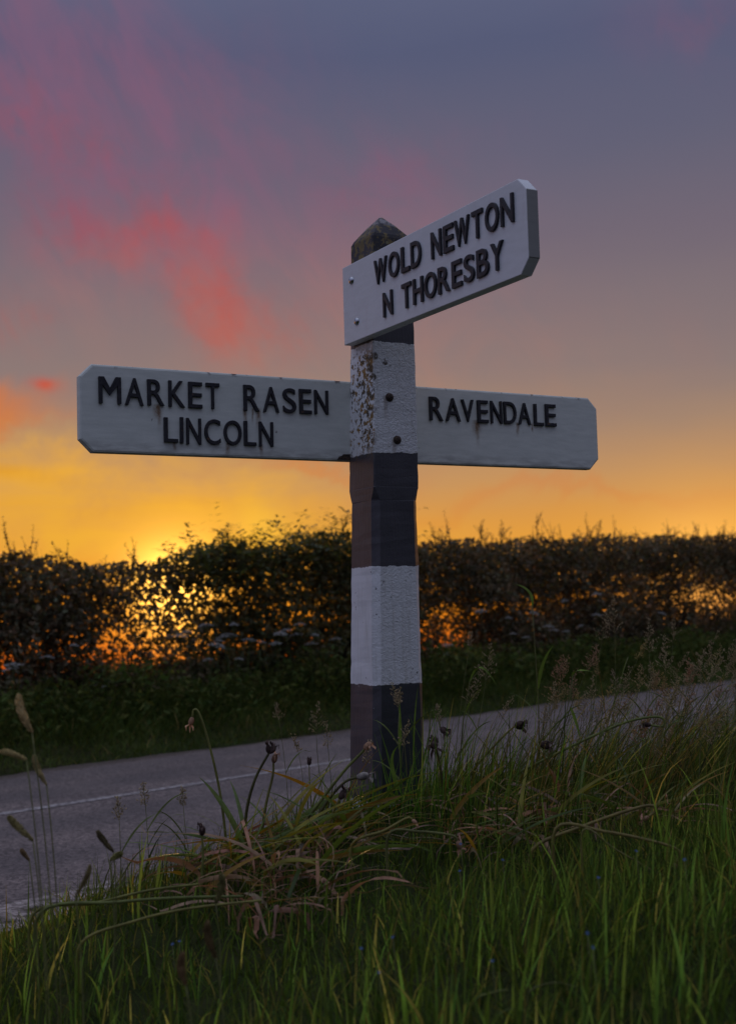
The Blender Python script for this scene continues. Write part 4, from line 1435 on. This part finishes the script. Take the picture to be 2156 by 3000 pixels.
def dead_stalk(path, depth, label, r=0.004, pod='dark', podlen=0.03, col=(1, 1, 1), curl=None, ddep=0.0, npods=1):
    """fleshy stalk along photo places, withered head at its end"""
    n = len(path)
    pts = [at(x, y, depth + ddep * i / max(1, n - 1)) for i, (x, y) in enumerate(path)]
    g = float(ground(pts[0][0], pts[0][1]))
    b = np.array([pts[0][0], pts[0][1], min(g - 0.01, pts[0][2])])
    root = empty('withered_stalk', b)
    tag(root, label, 'dead flower', 'withered flower stalks around the foot of the post')
    ctrl = [b] + pts if pts[0][2] > g + 0.02 else pts
    # smooth through the places (Catmull-Rom)
    sm = []
    P = [ctrl[0]] + ctrl + [ctrl[-1]]
    for i in range(1, len(P) - 2):
        for k in range(6):
            t = k / 6
            p0, p1, p2, p3 = P[i - 1], P[i], P[i + 1], P[i + 2]
            sm.append(.5 * ((2 * p1) + (p2 - p0) * t + (2 * p0 - 5 * p1 + 4 * p2 - p3) * t * t + (3 * p1 - p0 - 3 * p2 + p3) * t ** 3))
    sm.append(P[-2])
    st = MB()
    m_ = len(sm)
    st.tube([p - b for p in sm], [r * (1 - .35 * i / m_) for i in range(m_)], 7, col)
    st.build('stem', M_STEM, root)
    end, d = sm[-1], sm[-1] - sm[-2]
    d /= np.linalg.norm(d)
    if pod:
        mt = {'dark': M_POD, 'pale': M_PALEPOD, 'dry': M_DRY}[pod]
        pd = MB()
        for k in range(npods):
            dd = d + np.array([_rng.gauss(0, .5), _rng.gauss(0, .4), _rng.gauss(-.2, .4)]) * (0.35 if npods == 1 else 1.0)
            dd /= np.linalg.norm(dd)
            c = end - b + dd * podlen * .45
            pd.blob(c, podlen * .30, dd, 1.6, (_rng.uniform(.7, 1.4),) * 3, 7, 5)
            for w in range(5):
                e = dd + np.array([_rng.gauss(0, .7), _rng.gauss(0, .7), _rng.gauss(-.3, .6)])
                e /= np.linalg.norm(e)
                q0 = c + dd * podlen * .3
                q1 = q0 + e * podlen * _rng.uniform(.3, .7)
                q2 = q1 + np.array([0, 0, -podlen * _rng.uniform(.1, .5)])
                pd.strap([q0, q1, q2], [podlen * .1, podlen * .09, podlen * .02], (1, .2, .3), .4, (_rng.uniform(.8, 2.2),) * 3)
        pd.build('seed_pod', mt, root)
    return root

# tall flowering grasses: (tip x, tip y, foot x, depth, label, head length)
PG = [
 (1086, 1428, 1032, 4.35, 'airy grass plume just right of the white band of the post', 0.12, 0.9),
 (1062, 1490, 1012, 4.2, 'short loose grass plume beside the lower white band', 0.10, 0.7),
 (1135, 1545, 1075, 4.6, 'small drooping grass plume over the far road edge right of the post', 0.08, 0.6),
 (1356, 1322, 1345, 5.0, 'tallest pale grass plume at the right, standing against the hedge', 0.14, 1.0),
 (1345, 1350, 1312, 5.1, 'second tall pale plume close behind the tallest one', 0.12, 0.9),
 (1438, 1372, 1402, 5.1, 'narrow upright grass plume left of the thick plumes at the right edge', 0.13, 1.1),
 (1492, 1370, 1470, 5.3, 'slender plume leaning towards the right road line', 0.10, 0.8),
 (1470, 1410, 1440, 5.0, 'bushy grass plume over the road left of the thickest plume', 0.13, 1.3),
 (1586, 1402, 1500, 5.2, 'thickest tan grass plume at the right edge over the road', 0.19, 2.0),
 (1600, 1440, 1515, 5.0, 'broad tan plume leaning right below the thickest one', 0.18, 1.9),
 (1560, 1440, 1490, 5.4, 'dense tan plume behind the broad leaning ones', 0.15, 1.6),
 (1628, 1420, 1560, 5.4, 'tan plume cut by the right edge of the view', 0.17, 1.7),
 (1640, 1470, 1560, 5.1, 'low tan plume bending out of the right edge', 0.16, 1.6),
 (1530, 1475, 1460, 5.0, 'low feathery plume under the thick plumes', 0.13, 1.4),
 (1395, 1480, 1370, 4.7, 'upright tan grass plume between the road line and the verge', 0.12, 1.0),
 (1312, 1500, 1305, 4.7, 'thin straight plume in the middle of the right bank', 0.10, 0.8),
 (1226, 1512, 1230, 4.5, 'thin wiry plume near the leafy tall stem', 0.09, 0.6),
 (1370, 1540, 1345, 4.5, 'short plume bent over the road line', 0.08, 0.7),
 (1210, 1565, 1205, 4.4, 'very small plume low on the right bank', 0.06, 0.5),
 (1480, 1560, 1420, 4.8, 'brown plume sloping across the right lane', 0.10, 1.0),
 (1570, 1545, 1490, 4.7, 'brown plume arching to the right over the near lane', 0.12, 1.0),
 (1610, 1580, 1530, 4.6, 'low brown plume sweeping to the right edge', 0.12, 1.0),
 (966, 1560, 955, 4.05, 'small pale plume beside the right foot of the post', 0.06, 0.6),
 (868, 1515, 900, 3.95, 'thin plume crossing in front of the black foot of the post', 0.07, 0.6),
 (818, 1640, 822, 3.9, 'pale tuft in front of the left face of the post foot', 0.07, 0.9),
 (905, 1600, 905, 3.85, 'green plume in the middle of the black foot of the post', 0.07, 0.9),
 (702, 1558, 738, 4.4, 'thin dark plume over the road left of the post', 0.10, 0.5),
 (722, 1600, 745, 4.5, 'thin dark plume nearest the left side of the post', 0.09, 0.5),
 (652, 1632, 655, 4.4, 'tiny pale plume over the road left of the post', 0.05, 0.6),
 (612, 1560, 640, 4.5, 'bare fine grass stem rising over the far road edge', 0.05, 0.3),
 (318, 1735, 330, 3.6, 'short brown grass stem over the centre line at the left', 0.06, 0.5),
 (262, 1765, 268, 3.4, 'thin leaf-like grass stem over the road at the left', 0.06, 0.4),
 (405, 1745, 430, 3.6, 'thin stem left of the bent-headed stalk', 0.05, 0.4),
 (1045, 1400, 1005, 4.5, 'very fine grass stem rising against the hedge right of the post', 0.05, 0.3),
 (886, 1525, 905, 3.9, 'fine stem ending on the edge of the black foot', 0.05, 0.5),
 (1500, 1500, 1450, 4.6, 'thin tan plume among the arching blades at the right', 0.10, 1.0),
 (1440, 1470, 1415, 4.9, 'thin tan plume beside the upright narrow one', 0.10, 1.0),
]
for xt, yt, xb, dp, lb, hd, dn in PG:
    panicle_grass(xt, yt, xb, dp, lb, hd, dn, bow=_rng.uniform(.0, .03), leaf=(_rng.random() < .75))

for i in range(46):
    xt = _rng.uniform(1230, 1650); yt = _rng.uniform(1440, 1640) - 0.10 * (xt - 1230)
    panicle_grass(xt, yt, xt - _rng.uniform(-10, 110), _rng.uniform(4.3, 5.5), 'thin tan grass plume among the crowd of leaning plumes on the right bank',
                  _rng.uniform(.06, .13), _rng.uniform(.6, 1.4), bow=_rng.uniform(.0, .05), leaf=(_rng.random() < .5), col=(_rng.uniform(.8, 1.15), _rng.uniform(.75, 1.0), _rng.uniform(.6, .9)))['group'] = 'crowd of leaning plumes on the right bank'

# two leafy culms with broad blades
def leafy_culm(path, depth, label, blades_):
    pts = [at(x, y, depth) for x, y in path]
    b = foot(path[0][0], depth)
    root = empty('leafy_grass_stem', b)
    tag(root, label, 'grass stem', 'broad-leaved grass stems right of the post')
    st = MB()
    allp = [b] + pts[1:]
    st.tube([p - b for p in allp], [0.0022 * (1 - .5 * i / len(allp)) for i in range(len(allp))], 5)
    st.build('stem', M_STEM, root)
    for (p0, p1, p2, w) in blades_:
        a, m_, e = at(*p0, depth), at(*p1, depth), at(*p2, depth)
        pts_ = [(1 - t) ** 2 * a + 2 * t * (1 - t) * (2 * m_ - (a + e) / 2) + t * t * e for t in np.linspace(0, 1, 10)]
        mb = MB()
        wid = [w * min(1, .35 + 2.5 * i / 9) * max(.04, 1 - (i / 9) ** 2.5) for i in range(10)]
        mb.strap([p - b for p in pts_], wid, (1, .3, .3), .3, (1.0, 1.5, .55))
        mb.build('leaf', M_STEM, root)
leafy_culm([(1200, 1700), (1192, 1560), (1183, 1420), (1178, 1340)], 4.5, 'tall leafy grass stem with a drooping top blade right of the post',
           [((1178, 1345), (1172, 1312), (1142, 1294), 0.006), ((1192, 1525), (1202, 1470), (1226, 1428), 0.0075)])
leafy_culm([(1240, 1700), (1245, 1620), (1262, 1540), (1268, 1495)], 4.4, 'leafy grass stem with a flat pale blade pointing right',
           [((1266, 1500), (1278, 1485), (1312, 1488), 0.005), ((1262, 1565), (1275, 1600), (1285, 1640), 0.006)])
leafy_culm([(1015, 1700), (1025, 1600), (1040, 1510), (1060, 1485)], 4.2, 'arching grass stem with a looped blade beside the lower white band',
           [((1040, 1510), (1065, 1478), (1100, 1520), 0.005), ((1030, 1580), (1050, 1540), (1075, 1520), 0.004)])
leafy_culm([(1320, 1700), (1345, 1600), (1375, 1500), (1390, 1455)], 4.8, 'straight yellow-green blade leaning right over the road line',
           [((1345, 1600), (1370, 1520), (1386, 1458), 0.004)])
leafy_culm([(893, 1740), (886, 1680), (882, 1620), (884, 1580)], 3.9, 'bright green broad-bladed grass in front of the black foot of the post',
           [((884, 1660), (886, 1615), (884, 1545), 0.006), ((915, 1720), (918, 1600), (926, 1520), 0.003), ((890, 1760), (868, 1690), (884, 1650), 0.006)])

SG = [
 (44, 1538, 72, 1622, 130, 2.55, 'tall pale furry grass head at the far left edge against the dark hedge', .0068, (1.3, 1.25, 1.0)),
 (78, 1672, 104, 1738, 130, 2.6, 'second furry head lower on the tallest left stem', .005, (.9, .9, .7)),
 (0, 1665, 60, 1682, 110, 2.5, 'pale furry grass head lying sideways at the left edge', .005, (1.1, 1.1, .8)),
 (20, 1808, 74, 1862, 98, 2.6, 'furry grass head bowed to the left over the near lane', .006, (.8, .85, .6)),
 (217, 1840, 252, 1886, 240, 2.9, 'dark furry grass head bowed left, over the road', .0055, (.35, .35, .3)),
 (272, 1890, 245, 1905, 238, 2.85, 'greenish furry head bowed right on a short stem', .0055, (.6, .7, .4)),
 (48, 1880, 66, 1905, 80, 2.7, 'small brown furry head low at the left', .004, (.6, .5, .4)),
 (200, 1915, 168, 1985, 172, 2.4, 'thin dark spike leaning right in the left foreground', .004, (.5, .5, .35)),
 (490, 1935, 478, 2000, 470, 2.6, 'thick green-brown furry spike in front of the withered clump', .0065, (.4, .45, .28)),
 (462, 2040, 478, 2120, 480, 2.3, 'blurred dark furry spike in the foreground grass', .006, (.35, .3, .22)),
 (408, 2110, 412, 2180, 415, 2.1, 'blurred brown spike low in the left foreground', .006, (.5, .4, .32)),
]
for xt, yt, xm, ym, xb, dp, lb, r, c in SG:
    spike_grass(xt, yt, xm, ym, xb, dp, lb, r, c)

DS = [
 ([(500, 1850), (486, 1745), (462, 1640), (442, 1580), (430, 1572), (427, 1588)], 3.75, 'slim green stalk with a hooked brown head, tallest left of the post', .0042, 'dry', .028, 1),
 ([(540, 1905), (546, 1800), (566, 1725), (596, 1668)], 3.7, 'dark curved stalk with a cluster of black pods left of the post', .0052, 'dark', .028, 3),
 ([(575, 1890), (588, 1790), (604, 1720), (606, 1690)], 3.72, 'straight stalk close beside the black-podded one', .0046, 'dry', .03, 1),
 ([(610, 1905), (690, 1800), (760, 1710), (800, 1668), (806, 1660)], 3.75, 'long stalk leaning right up to the left face of the post', .0052, 'dry', .032, 1),
 ([(670, 1890), (715, 1790), (760, 1735), (790, 1722)], 3.7, 'dark arched stalk ending in a pale papery pod before the post', .0052, 'pale', .040, 1),
 ([(690, 1790), (686, 1730), (685, 1695)], 4.0, 'thin upright stalk with a single small pod over the road', .0022, 'dark', .024, 1),
 ([(445, 1980), (450, 1900), (448, 1850)], 3.3, 'short stalk with a shrivelled black head at the clump left edge', .0038, 'dark', .030, 1),
 ([(720, 1870), (738, 1800), (752, 1770)], 3.7, 'short dark stalk with a drooping black flap near the post foot', .0045, 'dark', .036, 1),
 ([(985, 1800), (978, 1720), (968, 1665), (962, 1645)], 4.0, 'dark drooping head beside the right foot of the post', .0042, 'dark', .042, 2),
 ([(945, 1740), (950, 1630), (955, 1575), (968, 1590), (975, 1612)], 4.0, 'thin stalk curled over at the right edge of the post', .0024, 'dark', .026, 2),
 ([(1000, 1765), (1060, 1690), (1115, 1630), (1140, 1608)], 4.3, 'leaning stalk with three brown seed pods over the road right of the post', .0044, 'dark', .034, 4),
 ([(1090, 1800), (1140, 1720), (1180, 1670), (1196, 1650)], 4.3, 'leaning stalk with one dark shrivelled pod right of the three-podded one', .0042, 'dark', .036, 2),
 ([(960, 1830), (1080, 1750), (1230, 1670), (1370, 1605), (1440, 1588), (1468, 1592), (1466, 1608), (1440, 1606)], 4.4, 'longest leaning stalk, curled into a hook over the right lane', .0052, 'dark', .03, 1),
 ([(1180, 1880), (1290, 1830), (1400, 1792), (1442, 1784), (1450, 1796), (1436, 1808)], 3.3, 'pale green stalk bent at its tip on the right bank', .0050, 'dry', .02, 1),
 ([(1230, 1835), (1340, 1842), (1440, 1862), (1492, 1878), (1505, 1892), (1496, 1912)], 3.05, 'tan stalk lying to the right with a broken brown tip', .0044, 'dry', .022, 1),
 ([(1290, 1840), (1360, 1880), (1430, 1920), (1470, 1940)], 3.0, 'thin tan stalk lying below the broken one', .0028, None, .02, 1),
 ([(780, 1870), (850, 1840), (900, 1812), (912, 1815)], 3.4, 'pale green stalk lying across the foot of the post', .0046, 'dry', .018, 1),
 ([(860, 1850), (930, 1842), (1000, 1850), (1012, 1862)], 3.3, 'tan stalk arched over the grass below the post', .0042, 'dry', .026, 1),
 ([(75, 2024), (210, 2000), (330, 1972), (440, 1958)], 3.0, 'long pale stalk fallen to the left towards the road edge', .0040, None, .02, 1),
 ([(90, 2022), (260, 1998), (400, 1988), (540, 1985)], 2.95, 'long dark green stalk fallen left under the withered clump', .0046, None, .02, 1),
 ([(180, 2090), (300, 2040), (420, 2012), (580, 1994)], 2.9, 'lowest fallen pale stalk in front of the withered clump', .0042, None, .02, 1),
 ([(1170, 2200), (1205, 2180), (1240, 2177), (1278, 2187)], 2.3, 'pale straw bent in an arc low in the foreground grass, upper one', .0020, None, .02, 1),
 ([(1055, 2215), (1090, 2198), (1125, 2192)], 2.3, 'pale straw bent in an arc low in the foreground grass, left one', .0020, None, .02, 1),
 ([(1105, 2248), (1145, 2234), (1178, 2246)], 2.25, 'pale straw bent in an arc at the bottom edge of the foreground', .0020, None, .02, 1),
]
for path, dp, lb, r, pod, pl, np_ in DS:
    tint = {'d': (.45, .42, .35)}.get('d') if 'dark' in lb.split(' ')[0] else (_rng.uniform(.8, 1.3), _rng.uniform(.85, 1.15), .8)
    dead_stalk(path, dp, lb, r, pod, pl, tint, npods=np_)

# clumps of strap leaves (faded bulbs): green, yellow and curled brown
def strap_clump(x0, x1, depth, n, label, hmax, dryf, seed, spread=0.32):
    rng = random.Random(seed)
    c = foot((x0 + x1) / 2, depth)
    root = empty('wilted_bulb_clump', c)
    tag(root, label, 'wilted plant', 'clumps of wilted strap leaves on the near verge')
    for i in range(n):
        xb = rng.uniform(x0, x1)
        b = foot(xb, depth + rng.uniform(-.22, .22))
        a = rng.uniform(0, 6.28)
        dry = rng.random() < dryf
        L = rng.uniform(.5, 1.0) * hmax * (1.1 if dry else 1.0)
        upright = (not dry) and rng.random() < .65
        if upright: a = rng.gauss(0.2, 1.0); L = rng.uniform(.7, 1.05) * hmax
        d = np.array([math.cos(a), math.sin(a) * .8, 0])
        pts, p = [], b.copy()
        e = np.array([0, 0, 1.0]) + d * (rng.uniform(.1, .55) if upright else rng.uniform(.1, .7))
        k = 11
        bend = rng.randint(3, 8)
        for j in range(k + 1):
            pts.append(p - c)
            e = e / np.linalg.norm(e)
            p = p + e * L / k
            gz = float(ground(p[0], p[1])) + 0.035
            e = e + d * .05 + np.array([0, 0, -.03 - (.10 if dry else .012)])
            if j == bend and not upright and rng.random() < (.6 if dry else .4): e = e + np.array([rng.gauss(0, .3), rng.gauss(0, .3), -1.1])
            if dry and j > 7: e = e + np.array([rng.gauss(0, .5), rng.gauss(0, .4), rng.gauss(.1, .5)])
            if p[2] < gz:
                p[2] = gz; e[2] = abs(e[2]) * .2
        w = rng.choice([rng.uniform(.0012, .003), rng.uniform(.004, .0092)]) * (.85 if dry else 1)
        wid = [w * min(1, .6 + j / k * 1.5) * max(.08, 1 - (j / k) ** 3) for j in range(k + 1)]
        mb = MB()
        t = rng.uniform(.65, 1.35)
        if dry: tint = (t * rng.uniform(.7, 1.25), t, t * rng.uniform(.8, 1.2))
        else: tint = rng.choice([(t * .6, t, t * .6), (t * 1.1, t * 1.1, t * .7), (t * 1.5, t * .95, t * .6), (t * .5, t * .8, t * .6)])
        mb.strap(pts, wid, (rng.uniform(-1, 1), rng.uniform(-1, 1), rng.uniform(-.3, .3)), .35, tint)
        mb.build('leaf', M_DRY if dry else M_STRAP, root)
strap_clump(450, 730, 3.55, 84, 'broad clump of yellow-green and curled brown strap leaves left of the post foot', .46, .35, 1)
strap_clump(660, 800, 3.75, 56, 'tangled clump of strap leaves pressed against the left foot of the post', .40, .4, 2)
strap_clump(500, 770, 3.25, 70, 'brown collapsed strap leaves hanging in front of the left clump', .30, .85, 3)
strap_clump(400, 470, 3.4, 18, 'small clump of short green strap leaves at the road edge', .24, .2, 4)
strap_clump(960, 1220, 3.75, 70, 'flattened clump of dark strap leaves right of the post foot', .34, .6, 5)
strap_clump(1180, 1500, 4.0, 80, 'flattened brown strap leaves across the middle of the right bank', .36, .7, 6)

# small flowers in the grass
FL = [(1018, 1672 + 252, 'b'), (1115 * .5 + 813, 1663 + 210, 'b')]
def floret(n, r, lift):
    mb = MB()
    for k in range(n):
        a = k * 2 * math.pi / n
        d = np.array([math.cos(a), math.sin(a), .25]); s = np.array([-math.sin(a), math.cos(a), 0])
        mb.add([(0, 0, 0), tuple(d * r * .6 + s * r * .45), tuple(d * r), tuple(d * r * .6 - s * r * .45)], [(0, 1, 2, 3)])
    return mb.mesh('blossom')
PB = floret(4, .0042, 0)
spots = [(1515, 1905), (1113, 1906), (1018, 1930), (1324, 1945), (1408, 1886), (1300, 2068), (840, 2155), (1020, 1690 + 180)]
spotl = [(383, 2092), (398, 2086), (800, 2102), (870, 2077), (1312, 2100), (1090, 2130)]
for (lst, m_, nm, lab, grp) in ((spots, M_BLUE, 'speedwell', 'tiny blue four-petalled flower in the dark grass', 'tiny blue flowers in the verge grass'),
                                (spotl, M_LILAC, 'vetch_flower', 'tiny pale lilac flower low in the grass', 'tiny lilac flowers in the verge grass')):
    for (xp, yp) in lst:
        r = ray(xp, yp)
        dep = 2.0
        while dep < 4.0 and H + r[2] * dep > float(ground(r[0] * dep, dep)) + 0.13:
            dep += .02
        p = at(xp, yp, dep)
        g = float(ground(p[0], p[1]))
        root = empty(nm, (p[0], p[1], g))
        tag(root, lab, 'wildflower', grp)
        st = MB(); st.tube([(0, 0, -.01), (.004, 0, (p[2] - g) * .5), (0, 0, p[2] - g)], .0008, 4)
        st.build('stem', M_STEM, root)
        o = link('blossom', PB, m_, root)
        o.location = (0, 0, p[2] - g + .001)
        o.rotation_euler = (_rng.uniform(.3, 1.1), _rng.uniform(-.3, .3), _rng.uniform(-.6, .6))
